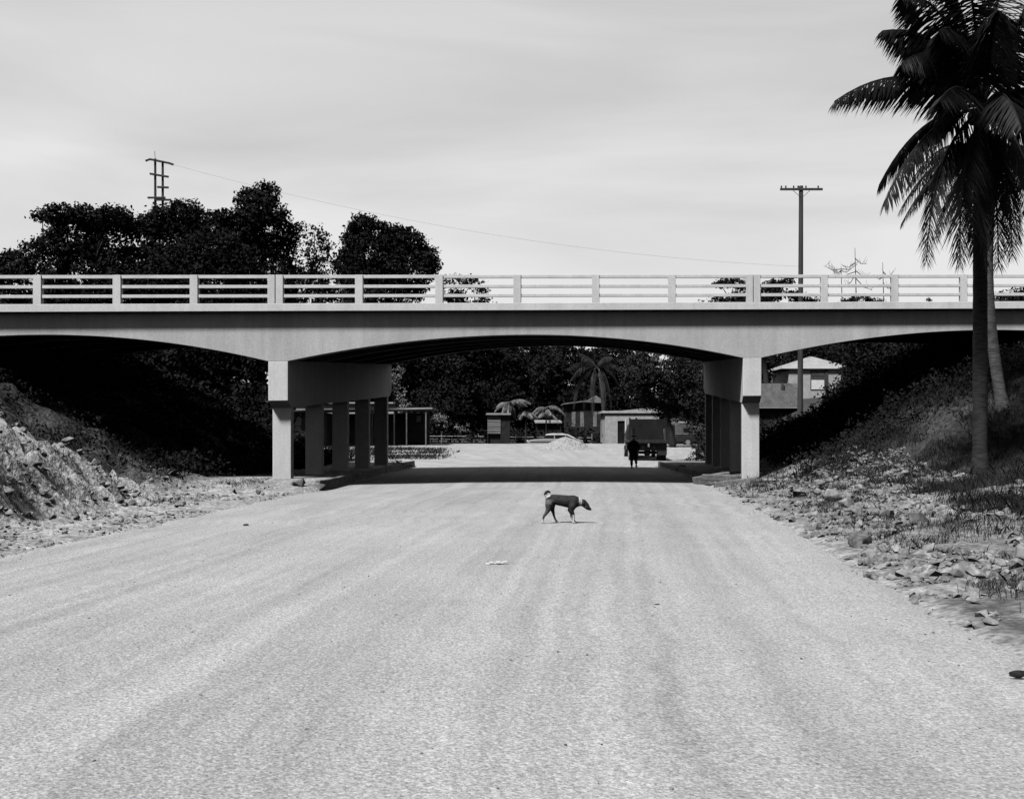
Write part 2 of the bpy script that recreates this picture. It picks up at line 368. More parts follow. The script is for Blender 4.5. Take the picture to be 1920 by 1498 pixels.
for i, tt in enumerate(cols_t):
    t0 = 0 if i == 0 else tt; t1 = tt + .42 if i < 4 else TE
    if i == 4: t0 = tt + .1
    sv = sorted(set(list(np.linspace(-AB, AB, 150)) + [PL - .33, PL + .33, PR - .33, PR + .33]))
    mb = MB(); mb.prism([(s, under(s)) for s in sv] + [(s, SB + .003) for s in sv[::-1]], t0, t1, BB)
    mb.build('girder', M['girder'] if i == 0 else M['girder_shade_and_paving'], br, bevel=.012 if i == 0 else 0)  # inner girders take the colour with shade put into it
for ps in (PL, PR):
    mb = MB(); a = .305
    # wall-like cross beam; its front end hangs past the column and its lower edge tapers down to it
    prof = [(0, 4.10), (0, 2.86), (.37, 2.62), (TE - .4, 2.62), (TE, 2.86), (TE, 4.10)]
    n_ = len(prof)
    mb.add([BB(ps - a, t, z) for t, z in prof] + [BB(ps + a, t, z) for t, z in prof],
           [tuple(range(n_)), tuple(range(n_, 2 * n_))[::-1]] + [(i, (i + 1) % n_, (i + 1) % n_ + n_, i + n_) for i in range(n_)])
    mb.build('pier_cap', M['concrete'], br, bevel=.015)
    for tt in cols_t:
        mb = MB(); mb.box(ps - .29, ps + .29, tt, tt + .3, -1.2 - SUP * tt, 2.623, BB)
        mb.build('column', M['concrete'], br, bevel=.02)
for sg in (-1, 1):
    mb = MB(); mb.box(sg * AB, sg * (AB + 1), .2, TE - .2, -.5, SB - .005, BB); mb.build('abutment', M['concrete'], br)
def railing(tc_, posts, name='railing'):
    mb = MB()
    ps = sorted(posts)
    for z0, z1 in ((.785, .89), (.48, .58), (.185, .285)):
        mb.box(-SE, PL - .012, tc_ - .055, tc_ + .055, ST + z0, ST + z1, BB)
        mb.box(PL + .012, PR - .012, tc_ - .055, tc_ + .055, ST + z0, ST + z1, BB)
        mb.box(PR + .012, SE, tc_ - .055, tc_ + .055, ST + z0, ST + z1, BB)
    r_ = mb.build(name, M['concrete'], br, bevel=.008)
    for p in ps:
        rng_ = [(p - .235, p - .012), (p + .012, p + .235)] if min(abs(p - PL), abs(p - PR)) < .3 else [(p - .12, p + .12)]
        for a, c in rng_:
            mb = MB(); mb.box(a, c, tc_ - .09, tc_ + .09, ST - .002, ST + .893, BB); mb.build('post', M['concrete'], r_, bevel=.008)
pu = [72, 221, 365, 674, 824, 970, 1117, 1260, 1545, 1677, 1806]
posts = [s_of(u, -.2) for u in pu] + [PL, PR]
posts += [min(posts) - 2.45 * k for k in (1, 2, 3)]; mxp = max(posts); posts += [mxp + 2.4 * k for k in (1, 2, 3)]
posts = [p for p in posts if abs(p) < SE - .1]
railing(-.2, posts); railing(TE + .2, posts)

# upper road on the embankments
for sg in (-1, 1):
    mb = MB(); mb.box(sg * SE, sg * 120, .3, TE - .3, ST - .35, ST - .1, lambda s, t, z: B(max(-60, min(60, s)) if False else s, t, z - .0125 * (s - math.copysign(min(abs(s), 25), s))))
    o = mb.build('upper_road', gm if False else M['girder_shade_and_paving']); tag(o, 'paved road carried over the bridge on the ' + ('left' if sg < 0 else 'right') + ' embankment', 'road', kind='structure')

# kerbs
def kerb(pts, wdt, h, name, label, jag=0):
    for i, (a, c) in enumerate(zip(pts[:-1], pts[1:])):
        pass
    mb = MB(); vs = []; k = len(pts)
    for i, (x, y) in enumerate(pts):
        d = (Vector(pts[min(i + 1, k - 1)]) - Vector(pts[max(i - 1, 0)])).normalized(); nrm = Vector((-d.y, d.x))
        hh = h + random.uniform(-jag, jag)
        for o_, z in ((0, -.1), (.03, hh), (wdt, hh), (wdt, -.1)):
            vs.append((x + nrm.x * o_, y + nrm.y * o_, z))
    fs = []
    for i in range(k - 1):
        for j in range(3): fs.append((i * 4 + j, i * 4 + j + 1, (i + 1) * 4 + j + 1, (i + 1) * 4 + j))
    fs += [(0, 1, 2, 3), tuple((k - 1) * 4 + j for j in (3, 2, 1, 0))]
    mb.add(vs, fs); o = mb.build(name, M['wall_grey'], bevel=.02); tag(o, label, 'kerb', kind='structure')
kerb([(float(xl(y)) - .02, y) for y in np.arange(32.2, 56, .8)], .18, .33, 'kerb', 'cast concrete kerb along the foot of the left pier', .01)
kerb([(float(xr(y)) + .2, y) for y in np.arange(55, 36.4, -.8)], .18, .3, 'kerb', 'broken concrete kerb along the foot of the right pier', .03)

# ------------------------------------------------------------------ vegetation generators
def leaf_quads(pts, size, elong=1.6, droop=0, up=None):
    n_ = len(pts); a = rng.normal(size=(n_, 3)); a /= np.linalg.norm(a, axis=1)[:, None]
    if droop: a[:, 2] -= droop; a /= np.linalg.norm(a, axis=1)[:, None]
    b_ = rng.normal(size=(n_, 3)); b_ = np.cross(a, b_); b_ /= np.linalg.norm(b_, axis=1)[:, None] + 1e-9
    sz = (size * rng.uniform(.6, 1.4, n_))[:, None]
    A = a * sz * elong / 2; Bv = b_ * sz / 2
    c_ = np.cross(a, b_) * sz * .18
    v = np.stack([pts - A, pts + Bv * .9 + c_, pts + A, pts - Bv * .9 + c_], 1).reshape(-1, 3)
    f = np.arange(n_ * 4).reshape(-1, 4); return v, f
def cloud(lobes, dens, size, gap=.42, freq=1.1, flat=1, seed=0):
    pts = []
    for (c, r) in lobes:
        r = np.array(r if hasattr(r, '__len__') else (r, r, r), float)
        k = int(dens * (r[0] * r[2] + r[0] * r[1] + r[1] * r[2]) / 3 * 4)
        d = rng.normal(size=(k, 3)); d /= np.linalg.norm(d, axis=1)[:, None]
        rad = rng.uniform(.25, 1.0, k) ** .45
        bump = .78 + .44 * fbm(d[:, 0] * 2.3 + c[0], d[:, 1] * 2.3 + c[1], d[:, 2] * 2.3 + c[2], 3)
        p = np.array(c) + d * (rad * bump)[:, None] * r
        nzv = fbm(p[:, 0] * freq + seed, p[:, 1] * freq, p[:, 2] * freq * flat, 3)
        p = p[(nzv > gap) | (rng.random(k) < .04)]
        pts.append(p)
    return np.concatenate(pts)
def crown(name, lobes, dens, size, m, parent, gap=.42, freq=1.1, elong=1.6, flat=1, droop=0, base=(0, 0, 0)):
    p = cloud(lobes, dens, size, gap, freq, flat, seed=random.random() * 50)
    # clumps: three leaves round every twig end
    p = np.repeat(p, 9, 0) + rng.normal(scale=size * .62, size=(len(p) * 9, 3)) * np.array([1, 1, .6])
    p -= np.array(base)
    v, f = leaf_quads(p, size * .5, elong, droop)
    return link_mesh(name, np_mesh(name, v, f), m, parent)
def limb(a, b_, r0, r1, mb, sag=.15, k=6):
    a = Vector(a); b_ = Vector(b_); L_ = (b_ - a).length; off_ = Vector((random.uniform(-1, 1), random.uniform(-1, 1), random.uniform(-.3, .6))) * L_ * sag
    pts = [a.lerp(b_, i / k) + off_ * math.sin(math.pi * i / k) for i in range(k + 1)]
    mb.tube(pts, [r0 + (r1 - r0) * i / k for i in range(k + 1)], 7)
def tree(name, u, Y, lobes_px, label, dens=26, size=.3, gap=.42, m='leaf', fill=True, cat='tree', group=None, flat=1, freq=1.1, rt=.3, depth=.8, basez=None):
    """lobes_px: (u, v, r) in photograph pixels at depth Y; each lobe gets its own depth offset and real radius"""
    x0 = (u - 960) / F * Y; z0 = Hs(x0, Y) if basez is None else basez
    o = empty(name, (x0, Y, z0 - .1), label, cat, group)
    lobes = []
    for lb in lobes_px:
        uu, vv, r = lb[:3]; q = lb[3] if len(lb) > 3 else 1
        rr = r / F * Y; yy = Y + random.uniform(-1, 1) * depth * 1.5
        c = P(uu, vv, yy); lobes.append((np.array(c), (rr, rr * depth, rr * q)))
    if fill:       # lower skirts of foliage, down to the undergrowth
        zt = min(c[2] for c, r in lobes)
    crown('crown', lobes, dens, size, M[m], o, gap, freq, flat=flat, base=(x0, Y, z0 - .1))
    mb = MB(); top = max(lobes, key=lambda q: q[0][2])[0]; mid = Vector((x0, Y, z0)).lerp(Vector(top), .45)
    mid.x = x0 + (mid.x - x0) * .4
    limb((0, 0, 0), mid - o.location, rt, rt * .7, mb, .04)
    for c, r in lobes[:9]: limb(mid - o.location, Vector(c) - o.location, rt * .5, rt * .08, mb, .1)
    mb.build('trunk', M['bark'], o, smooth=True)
    return o

# skyline trees behind the bridge on the left
tree('broadleaf_tree', 170, 80, [(118, 405, 36, .6), (165, 408, 40, .6), (215, 408, 36, .6), (245, 415, 26, .6), (80, 405, 20, .5), (140, 445, 55), (205, 455, 60), (100, 478, 45), (160, 530, 80), (230, 540, 70), (120, 620, 90)],
     'dark layered flat-topped tree, second from the left above the bridge railing', 26, .34, .35)
tree('broadleaf_tree', 40, 76, [(30, 490, 34, .6), (62, 470, 28, .6), (10, 500, 30), (40, 540, 60), (20, 620, 80), (80, 600, 70)],
     'dark low tree at the left edge of the picture above the bridge railing', 26, .34, .37)
tree('broadleaf_tree', 320, 86, [(310, 415, 34), (345, 408, 34), (368, 425, 36), (285, 425, 30, .7), (320, 460, 60), (300, 540, 80), (380, 480, 50), (340, 600, 90)],
     'dark rounded tree standing in front of the H-frame power pole', 26, .36, .35)
tree('broadleaf_tree', 480, 82, [(470, 375, 26), (502, 362, 22), (480, 395, 36), (512, 398, 26), (425, 412, 26, .7), (500, 440, 52), (450, 450, 50), (480, 520, 80), (470, 620, 90), (405, 405, 10)],
     'tallest dark tree above the bridge railing, with a bushy upright top', 28, .34, .34)
tree('broadleaf_tree', 400, 70, [(400, 465, 52, .8), (345, 488, 44), (450, 500, 46, .9), (390, 540, 70), (300, 520, 40), (380, 640, 80)],
     'broad domed tree with finer leaves in front of the tallest tree', 32, .28, .34)
tree('broadleaf_tree', 530, 84, [(560, 432, 22, .7), (590, 438, 28, .6), (612, 462, 18), (560, 480, 46), (600, 500, 26), (540, 450, 20), (560, 545, 56), (610, 540, 36), (520, 600, 60), (490, 640, 60), (580, 560, 50)],
     'open dark tree with sky showing through its arched crown, right of the tallest tree', 20, .3, .47)
tree('broadleaf_tree', 715, 112, [(682, 425, 26), (668, 448, 26), (712, 440, 26), (735, 450, 32), (765, 455, 28), (795, 482, 26), (806, 498, 18), (700, 490, 60), (655, 500, 36), (765, 505, 50), (710, 560, 80), (710, 650, 80)],
     'separate dark tree above the middle left of the railing, right of the open-crowned tree', 24, .42, .37)
tree('broadleaf_tree', 870, 118, [(848, 526, 16, .6), (885, 528, 18, .5), (905, 545, 14, .5), (850, 552, 24, .7), (900, 562, 18, .5), (925, 569, 12, .5), (870, 590, 40), (870, 650, 60)],
     'low sparse tree with leafy sprays seen through the railing left of centre', 16, .42, .5)
tree('flat_crowned_tree', 1440, 105, [(1375, 530, 22, .35), (1350, 533, 14, .35), (1400, 545, 26, .4), (1452, 536, 26, .35), (1478, 527, 14, .5), (1440, 552, 34, .45), (1340, 566, 26, .35), (1400, 566, 40, .4), (1490, 553, 16, .4), (1510, 566, 22, .35), (1430, 600, 60, .6)],
     'dark flat-layered tree seen through the railing beside the right pier', 26, .36, .42, basez=5.2)
tree('flat_crowned_tree', 1610, 120, [(1610, 562, 26, .25), (1640, 566, 22, .25), (1590, 566, 16, .25), (1740, 563, 14, .3), (1620, 590, 40, .5)],
     'low flat bushy treetop under the bare tree, seen through the railing', 20, .3, .45, basez=7)
tree('broadleaf_tree', 1915, 100, [(1915, 566, 30, .4), (1950, 555, 45, .5), (1900, 590, 50)], 'dark treetop at the far right end of the railing', 22, .36, .42, basez=6)

# tree wall beyond the lot, seen under the bridge
wall_l = [(700, 122, 60, 655, 'dark tree behind the back building left of the yard'), (800, 112, 80, 660, 'dark tree behind the open porch house'),
          (900, 118, 80, 650, 'dark tree behind the board hut'), (985, 124, 75, 640, 'dark tree between the board hut and the tall palm'),
          (1065, 118, 70, 655, 'dark tree just left of the tall palm in the yard'), (1150, 126, 75, 650, 'dark tree just behind the white block building'),
          (1360, 118, 85, 655, 'dark tree behind the right pier'), (1470, 150, 80, 660, 'dark tree left of the hip-roofed house'),
          (600, 116, 80, 640, 'dark tree behind the left pier columns'), (1555, 142, 80, 628, 'dark tree right behind the roof of the hip-roofed house'), (1640, 135, 90, 640, 'dark tree to the right of the hip-roofed house'),
          (1760, 120, 90, 640, 'dark tree behind the right embankment')]
for (u, Y, r, v, lab) in wall_l:
    lob = [(u - r * .5, v + 45, r * .55), (u + r * .5, v + 45, r * .55), (u, v + 20, r * .5), (u - r * .3, v + 110, r * .75), (u + r * .4, v + 110, r * .7), (u, v + 150, r * .8)]
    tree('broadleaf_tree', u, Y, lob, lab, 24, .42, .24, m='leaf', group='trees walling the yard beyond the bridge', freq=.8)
# mango-like tree overhanging the white building
tree('broadleaf_tree', 1262, 86, [(1200, 700, 40), (1240, 690, 48), (1290, 700, 50), (1230, 735, 36), (1280, 745, 48), (1250, 770, 26), (1320, 740, 50), (1320, 800, 28), (1215, 760, 16), (1185, 690, 26)],
     'leafy tree overhanging the roof of the white block building', 34, .26, .40, m='leaf_mid', rt=.3)
tree('broadleaf_tree', 745, 100, [(742, 700, 14), (748, 735, 14), (735, 720, 12), (755, 760, 12), (740, 775, 10)],
     'thin sunlit tree next to the rearmost left column', 30, .22, .45, m='leaf_light', rt=.12)  # sunlight on the foliage is put into the pale leaf colour

for (u, Y, vt, lab) in ((270, 68, 640, 'dark bushy tree filling the left side span, left one'), (360, 72, 650, 'dark bushy tree filling the left side span, middle one'), (425, 70, 655, 'dark bushy tree close to the left pier'), (180, 70, 630, 'dark bushy tree behind the top of the left embankment'), (60, 72, 620, 'dark bushy tree behind the embankment at the left picture edge'), (1655, 88, 640, 'dark bushy tree overlapping the right end of the hip roof'), (1760, 84, 640, 'dark bushy tree behind the top of the right embankment')):
    tree('bushy_tree', u, Y, [(u - 40, vt + 20, 55), (u + 40, vt + 15, 55), (u, vt + 70, 75), (u - 50, vt + 110, 60), (u + 50, vt + 110, 60), (u, vt + 160, 70)], lab, 22, .34, .33)
tree('bush', 1306, 58, [(1300, 858, 14), (1318, 850, 16), (1308, 835, 12), (1290, 868, 9), (1325, 870, 14), (1312, 815, 9)], 'dark bush growing behind the right pier near the broken kerb', 40, .13, .3, rt=.04, cat='bush')
tree('bush', 745, 51, [(742, 866, 11), (735, 858, 8), (756, 874, 8), (770, 878, 6)], 'small dark bush at the far end of the left kerb', 50, .1, .3, rt=.03, cat='bush')
# undergrowth over the embankments
def scatter(n_, x0, x1, y0, y1, cond):
    x = rng.uniform(x0, x1, n_); y = rng.uniform(y0, y1, n_); k = cond(x, y); return x[k], y[k]
def cover(name, x, y, hgt, size, m, label, per=16):
    x = np.repeat(x, per) + rng.normal(scale=.22, size=len(x) * per); y = np.repeat(y, per) + rng.normal(scale=.22, size=len(y) * per)
    hn = fbm(x * .7 + 5, y * .7) ** 1.5 * 1.6
    z = H(x, y) + rng.random(len(x)) * hgt * hn
    v, f = leaf_quads(np.stack([x, y, z], -1), size * np.clip(y / 50, .45, 1.2), 2.2)
    o = link_mesh(name, np_mesh(name, v, f), M[m]); return tag(o, label, 'undergrowth', kind='stuff')
def cl(x, y):
    s, t = to_st(x, y); return (s < -8.8) & (t > -11) & (xl(y) - x > 3.2) & ((y > 31) | (H(x, y) > 2.6)) & ((s < -9.8) | (t > 2))
x, y = scatter(9000, -34, -5.5, 24, 66, cl); cover('undergrowth', x, y, 1.0, .09, 'leaf', 'dark creepers and brush covering the left embankment')
def cr(x, y):
    s, t = to_st(x, y); return (s > 9.3) & (t > -4) & (t < 24)
x, y = scatter(9000, 8, 34, 30, 66, cr); cover('undergrowth', x, y, 1.0, .085, 'leaf', 'dark creepers and brush covering the right embankment')
def cy(x, y): q = x / y; return ((np.maximum(xl(y) - x, x - xr(y)) > 1.5) | (y > 101)) & ~((q > .235) & (q < .32) & (y > 66)) & ~((q > -.215) & (q < 0) & (y > 75) & (y < 100))
x, y = scatter(9000, -45, 45, 62, 118, cy); cover('undergrowth', x, y, 2.2, .2, 'leaf', 'dark scrub round the edges of the far yard', 12)

def blades(name, x, y, hgt, wd, m, label, per=12, spread=.14, lean=.35):
    x = np.repeat(x, per) + rng.normal(scale=spread, size=len(x) * per); y = np.repeat(y, per) + rng.normal(scale=spread, size=len(y) * per)
    z = H(x, y) - .02; n_ = len(x); hh = hgt * rng.uniform(.4, 1.2, n_); a = rng.uniform(0, 6.28, n_); ln = rng.normal(scale=lean, size=(n_, 2)) * hh[:, None]
    dx, dy = np.cos(a) * wd / 2, np.sin(a) * wd / 2
    b0 = np.stack([x - dx, y - dy, z], -1); b1 = np.stack([x + dx, y + dy, z], -1)
    m0 = np.stack([x + dx * .8 + ln[:, 0] * .4, y + dy * .8 + ln[:, 1] * .4, z + hh * .6], -1); m1 = np.stack([x - dx * .8 + ln[:, 0] * .4, y - dy * .8 + ln[:, 1] * .4, z + hh * .6], -1)
    t = np.stack([x + ln[:, 0], y + ln[:, 1], z + hh], -1)
    v = np.stack([b0, b1, m0, t, m1], 1).reshape(-1, 3)
    f = np.arange(n_ * 5).reshape(-1, 5); o = link_mesh(name, np_mesh(name, v, f), M[m]); return tag(o, label, 'grass', kind='stuff')
def c1(x, y): d = x - xr(y); return (d > 3.2) & (fbm(x * .8 + 3, y * .8) > .44) & (y < 36)
x, y = scatter(16000, 6, 19, 11, 36, c1); blades('grass', x, y, .24, .009, 'grass', 'rough grass and weeds on the slope round the palm trunks')
def c2(x, y): d = x - xr(y); return (d > .9) & (d < 4.5) & (fbm(x * .8 + 3, y * .8) > .49) & (y < 36)
x, y = scatter(7000, 4, 11, 9, 36, c2); blades('grass', x, y, .15, .008, 'grass', 'sparse weeds growing between the rubble right of the road')
def c3(x, y): d = xl(y) - x; return (d > 2.0) & (fbm(x * .8 + 3, y * .8) > .57) & (y < 33)
x, y = scatter(3000, -16, -7, 14, 33, c3); blades('grass', x, y, .14, .01, 'grass', 'scattered weeds on the pale cut bank at left')
def c4(x, y): s, t = to_st(x, y); return (((np.abs(s - PR) < 2.0) & (t < 1)) | ((np.abs(s - PL) < 1.2) & (t > 11))) & (x - xr(y) > .4) | ((s > PR + .6) & (s < PR + 5) & (t < .5) & (t > -5))
x, y = scatter(2600, -9, 16, 28, 52, c4); blades('grass', x, y, .26, .012, 'grass', 'weeds crowding the foot of the right pier')
def c5(x, y): return (fbm(x * .4, y * .4) > .45) & (x < -.09 * y + 2) & (x > xl(y))
x, y = scatter(2600, -14, -2, 66, 84, c5)
def strip(x, y): return x
blades('grass', x, y, .3, .05, 'grass', 'low grass strip across the pale lot beyond the bridge', 7, .4)

# ------------------------------------------------------------------ rocks
rock_me = []
for i in range(10):
    bm = bmesh.new(); e = [random.uniform(.7, 1.2), random.uniform(.6, 1.0), random.uniform(.45, .75)]
    for k in range(13):
        d = Vector([random.gauss(0, 1) for _ in range(3)]).normalized() * random.uniform(.8, 1.15)
        bm.verts.new((d.x * e[0] / 2, d.y * e[1] / 2, d.z * e[2] / 2))
    r_ = bmesh.ops.convex_hull(bm, input=bm.verts)
    bmesh.ops.delete(bm, geom=[v for v in bm.verts if not v.link_faces], context='VERTS')
    bmesh.ops.bevel(bm, geom=list(bm.edges), offset=.018, segments=1, affect='EDGES')
    me = bpy.data.meshes.new('rock'); bm.to_mesh(me); bm.free(); me.polygons.foreach_set('use_smooth', [False] * len(me.polygons)); me.materials.append(M['rock']); rock_me.append(me)
def rock(x, y, sz, label, group, flat=1, sink=.25, mi=None, dark=False, rz=None):
    me = rock_me[random.randrange(10) if mi is None else mi]
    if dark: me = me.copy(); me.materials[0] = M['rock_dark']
    o = bpy.data.objects.new('rock', me); C.objects.link(o)
    o.location = (x, y, Hs(x, y) + sz * (.3 - sink) * flat); o.scale = (sz, sz, sz * flat)
    o.rotation_euler = (random.uniform(-.4, .4), random.uniform(-.4, .4), random.uniform(0, 6.28) if rz is None else rz)
    return tag(o, label, 'rock', group)
def on_ground(u, v):
    for Y in np.arange(6, 110, .1):
        if Hs(W(u, Y), Y) >= Z(v, Y): return W(u, Y), Y
    return W(u, 100), 100
def W(px, Y): return (px - 960) / F * Y       # world x of a photograph column at depth Y
def Z(v, Y): return CAMZ - (v - HOR) / F * Y
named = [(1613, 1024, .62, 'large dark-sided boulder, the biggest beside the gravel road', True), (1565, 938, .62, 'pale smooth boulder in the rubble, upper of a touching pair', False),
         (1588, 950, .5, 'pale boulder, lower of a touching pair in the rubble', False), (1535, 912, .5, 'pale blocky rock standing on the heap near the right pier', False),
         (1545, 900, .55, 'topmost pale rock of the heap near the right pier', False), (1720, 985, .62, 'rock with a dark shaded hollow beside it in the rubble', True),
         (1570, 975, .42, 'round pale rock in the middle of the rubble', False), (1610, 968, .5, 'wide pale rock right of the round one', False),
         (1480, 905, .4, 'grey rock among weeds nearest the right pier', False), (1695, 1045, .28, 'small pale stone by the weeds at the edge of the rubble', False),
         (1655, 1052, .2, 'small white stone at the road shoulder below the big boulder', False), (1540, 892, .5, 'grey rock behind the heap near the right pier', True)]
for (u, v, sz, lab, dk) in named:
    X, Y = on_ground(u, v); rock(X, Y, sz, lab, None, 1.0, .2, dark=dk)
k = 0
while k < 190:
    y = random.uniform(10.5, 35) if random.random() < .7 else random.uniform(13, 24); d = random.uniform(.9, 4.6)
    x = float(xr(y)) + d
    if vnoise(np.array([x * .8]), np.array([y * .5]))[0] < .38: continue
    zone = 'nearest the camera' if y < 16 else ('half way to the bridge' if y < 24 else 'near the right pier')
    sz = random.choice([.16, .2, .24, .3, .38]) * random.uniform(.8, 1.2)
    kind_ = 'small' if sz < .2 else ('medium-sized' if sz < .29 else 'larger')
    side = 'close to the road edge' if d < 2.1 else ('in mid-heap' if d < 3.4 else 'against the grassy bank')
    rock(x, y, sz, kind_ + ' pale limestone rock ' + side + ', ' + zone, 'rocks in the rubble right of the road', 1, .15); k += 1
for k in range(46):
    y = random.uniform(10.5, 14); x = float(xr(y)) + random.uniform(2.3, 4.6) * (1 if y < 15 else .8)
    rock(x, y, random.uniform(.12, .22), 'small pale stone in the dense heap at the right picture edge', 'stones heaped at the right edge', 1, .05)
for k in range(60):
    y = random.uniform(17, 33); d = random.uniform(.6, 4.2); x = float(xl(y)) - d
    rock(x, y, random.uniform(.1, .26), 'pale stone ' + ('near the gravel edge' if d < 1.8 else 'at the bank foot' if d < 3 else 'up on the cut bank') + (' on the nearer left verge' if y < 24 else ' on the left verge towards the pier'), 'stones on the left verge', 1, .15)
for (u, v, sz, lab) in [(560, 912, .7, 'white flat slab lying at the near end of the left kerb'), (600, 917, .6, 'broken concrete block at the end of the left kerb'), (128, 830, .45, 'pale boulder on the crest of the left bank'),
                        (325, 892, .5, 'pale slanting slab at the foot of the left embankment'), (1275, 880, .8, 'pale boulder lying behind the right pier'), (858, 851, .8, 'white rock on the far lot beyond the bridge')]:
    X, Y = on_ground(u, v); rock(X, Y, sz, lab, None, .6, .1)
# broken slabs at the right pier
for i, (u, v, l_, w_, rz, lab) in enumerate([(1335, 905, 1.2, .5, .3, 'end block of the broken kerb by the right pier'), (1362, 900, 1.6, .4, .1, 'long flat concrete slab lying by the right pier'), (1380, 908, 1.4, .35, -.1, 'lower concrete slab in front of the right pier')]):
    X, Y = on_ground(u, v); mb = MB(); mb.box(-l_ / 2, l_ / 2, -w_ / 2, w_ / 2, -.05, .16 if i else .28)
    o = mb.build('concrete_slab', M['wall_grey'], loc=(X, Y, Hs(X, Y)), bevel=.03); o.rotation_euler = (random.uniform(-.1, .1), random.uniform(-.15, .1), rz); tag(o, lab, 'slab')
# small rubble as stuff
hulls = []
for i in range(14):
    bm = bmesh.new()
    for k in range(11):
        d = Vector([random.gauss(0, 1) for _ in range(3)]).normalized() * random.uniform(.38, .6); bm.verts.new((d.x * 1.1, d.y * .9, d.z * .75))
    bmesh.ops.convex_hull(bm, input=bm.verts); bmesh.ops.delete(bm, geom=[v for v in bm.verts if not v.link_faces], context='VERTS')
    bmesh.ops.triangulate(bm, faces=bm.faces); bm.verts.index_update()
    hulls.append((np.array([v.co[:] for v in bm.verts]), np.array([[v.index for v in f.verts] for f in bm.faces]))); bm.free()
def pebbles(name, x, y, smin, smax, label, m='rock', zz=None):
    n_ = len(x); z = H(x, y) if zz is None else zz; sz = smin + (smax - smin) * rng.random(n_) ** 2.2; which = rng.integers(0, 14, n_); VV, FF, nb = [], [], 0
    for h in range(14):
        q = np.where(which == h)[0]
        if not len(q): continue
        hv, hf = hulls[h]; a = rng.uniform(0, 6.28, len(q)); b_ = rng.normal(scale=.5, size=len(q))
        v = hv[None] * sz[q][:, None, None]
        y1 = v[..., 1] * np.cos(b_)[:, None] - v[..., 2] * np.sin(b_)[:, None]; z1 = v[..., 1] * np.sin(b_)[:, None] + v[..., 2] * np.cos(b_)[:, None]
        xx = v[..., 0] * np.cos(a)[:, None] - y1 * np.sin(a)[:, None]; yy = v[..., 0] * np.sin(a)[:, None] + y1 * np.cos(a)[:, None]
        v = np.stack([xx + x[q][:, None], yy + y[q][:, None], z1 + (z[q] + sz[q] * .1)[:, None]], -1).reshape(-1, 3)
        FF.append((hf[None] + (np.arange(len(q)) * len(hv))[:, None, None] + nb).reshape(-1, 3)); VV.append(v); nb += len(v)
    me = np_mesh(name, np.concatenate(VV), np.concatenate(FF)); me.polygons.foreach_set('use_smooth', [False] * len(me.polygons))
    o = link_mesh(name, me, M[m]); return tag(o, label, 'rubble', kind='stuff')
def r1(x, y): d = x - xr(y); return ((d > .5) | ((d > .05) & (vnoise(x * 3, y * 3) > .62))) & (d < 5.2) & (vnoise(x * .8, y * .5) > .36 - .1 * (d < 3)) & (vnoise(x * 1.7 + 5, y * 1.2) > .3)
x, y = scatter(26000, 4, 12, 9.5, 35, r1); pebbles('rubble', x, y, .03, .21, 'loose pale limestone rubble strewn right of the road')
def r2(x, y): d = xl(y) - x; return (d > .1) & (d < 7) & (vnoise(x * 1.1, y * .8) > .42)
x, y = scatter(14000, -15, -5.5, 12, 34, r2); pebbles('rubble', x, y, .02, .11, 'loose crumbs of marl over the left verge and bank')
def r4(x, y): d = xl(y) - x; return (y < 27) & (d > 2.2) & (d < 7.5) & (vnoise(x * 1.3 + 3, y * 1.1) > .4)
x, y = scatter(5200, -17, -7.5, 14, 33, r4); pebbles('rubble', x, y, .04, .26, 'broken marl clods covering the left cut bank')
def r3(x, y): return (np.abs(fbm(x * .5, y * .5) - .5) < .2)
x, y = scatter(9000, -9, 8, 3.5, 34, lambda x, y: (x > xl(y) - .3) & (x < xr(y) + .5)); 
n_ = len(x); ed = np.maximum(np.minimum(x - xl(y), xr(y) - x), 0); kk = (ed < .6) | (rng.random(n_) < .22)
pebbles('gravel', x[kk], y[kk], .008, .03, 'loose gravel bits on the road surface', zz=.012 + .05 * np.clip(ed[kk] / 4, 0, 1))

# ------------------------------------------------------------------ palms
def frond(mb_r, V, Fc, p0, p1, p2, n_=46, ll=.75, hang=.75, wdt=.04, spread=.75):
    """curved midrib p0 > p1 > p2 (quadratic) with hanging leaflets on both sides"""
    p0, p1, p2 = Vector(p0), Vector(p1), Vector(p2)
    def bz(t): return p0 * (1 - t) ** 2 + p1 * 2 * t * (1 - t) + p2 * t * t
    pts = [bz(i / 12) for i in range(13)]; mb_r.tube(pts, [.04 * (1 - .85 * i / 12) + .004 for i in range(13)], 5)
    for i in range(n_ * 2):
        t = .13 + .87 * (i / (n_ * 2 - 1)); p = bz(t); d = (bz(min(t + .02, 1)) - bz(t - .02)).normalized()
        side = d.cross(Vector((0, 0, 1)))
        if side.length < .2: side = Vector((math.cos(i), math.sin(i), 0))
        side.normalize(); L_ = ll * (math.sin(math.pi * (t * .82 + .14)) ** .6) * random.uniform(.8, 1.1)
        for sg in (-1, 1):
            dr = (side * sg * spread * random.uniform(.6, 1.1) + d * random.uniform(.35, .75) + Vector((0, 0, -hang * random.uniform(.7, 1.3)))).normalized()
            mid = p + dr * L_ * .5; dr2 = (dr + Vector((0, 0, -.45 * hang))).normalized(); tip = mid + dr2 * L_ * .5
            wv = d.cross(dr); 
            if wv.length < .1: wv = side
            wv = (d * .8 + wv * .3).normalized() * wdt / 2
            b0 = len(V); V += [p - wv * .6, p + wv * .6, mid + wv, tip, mid - wv]; Fc.append((b0, b0 + 1, b0 + 2, b0 + 3, b0 + 4))
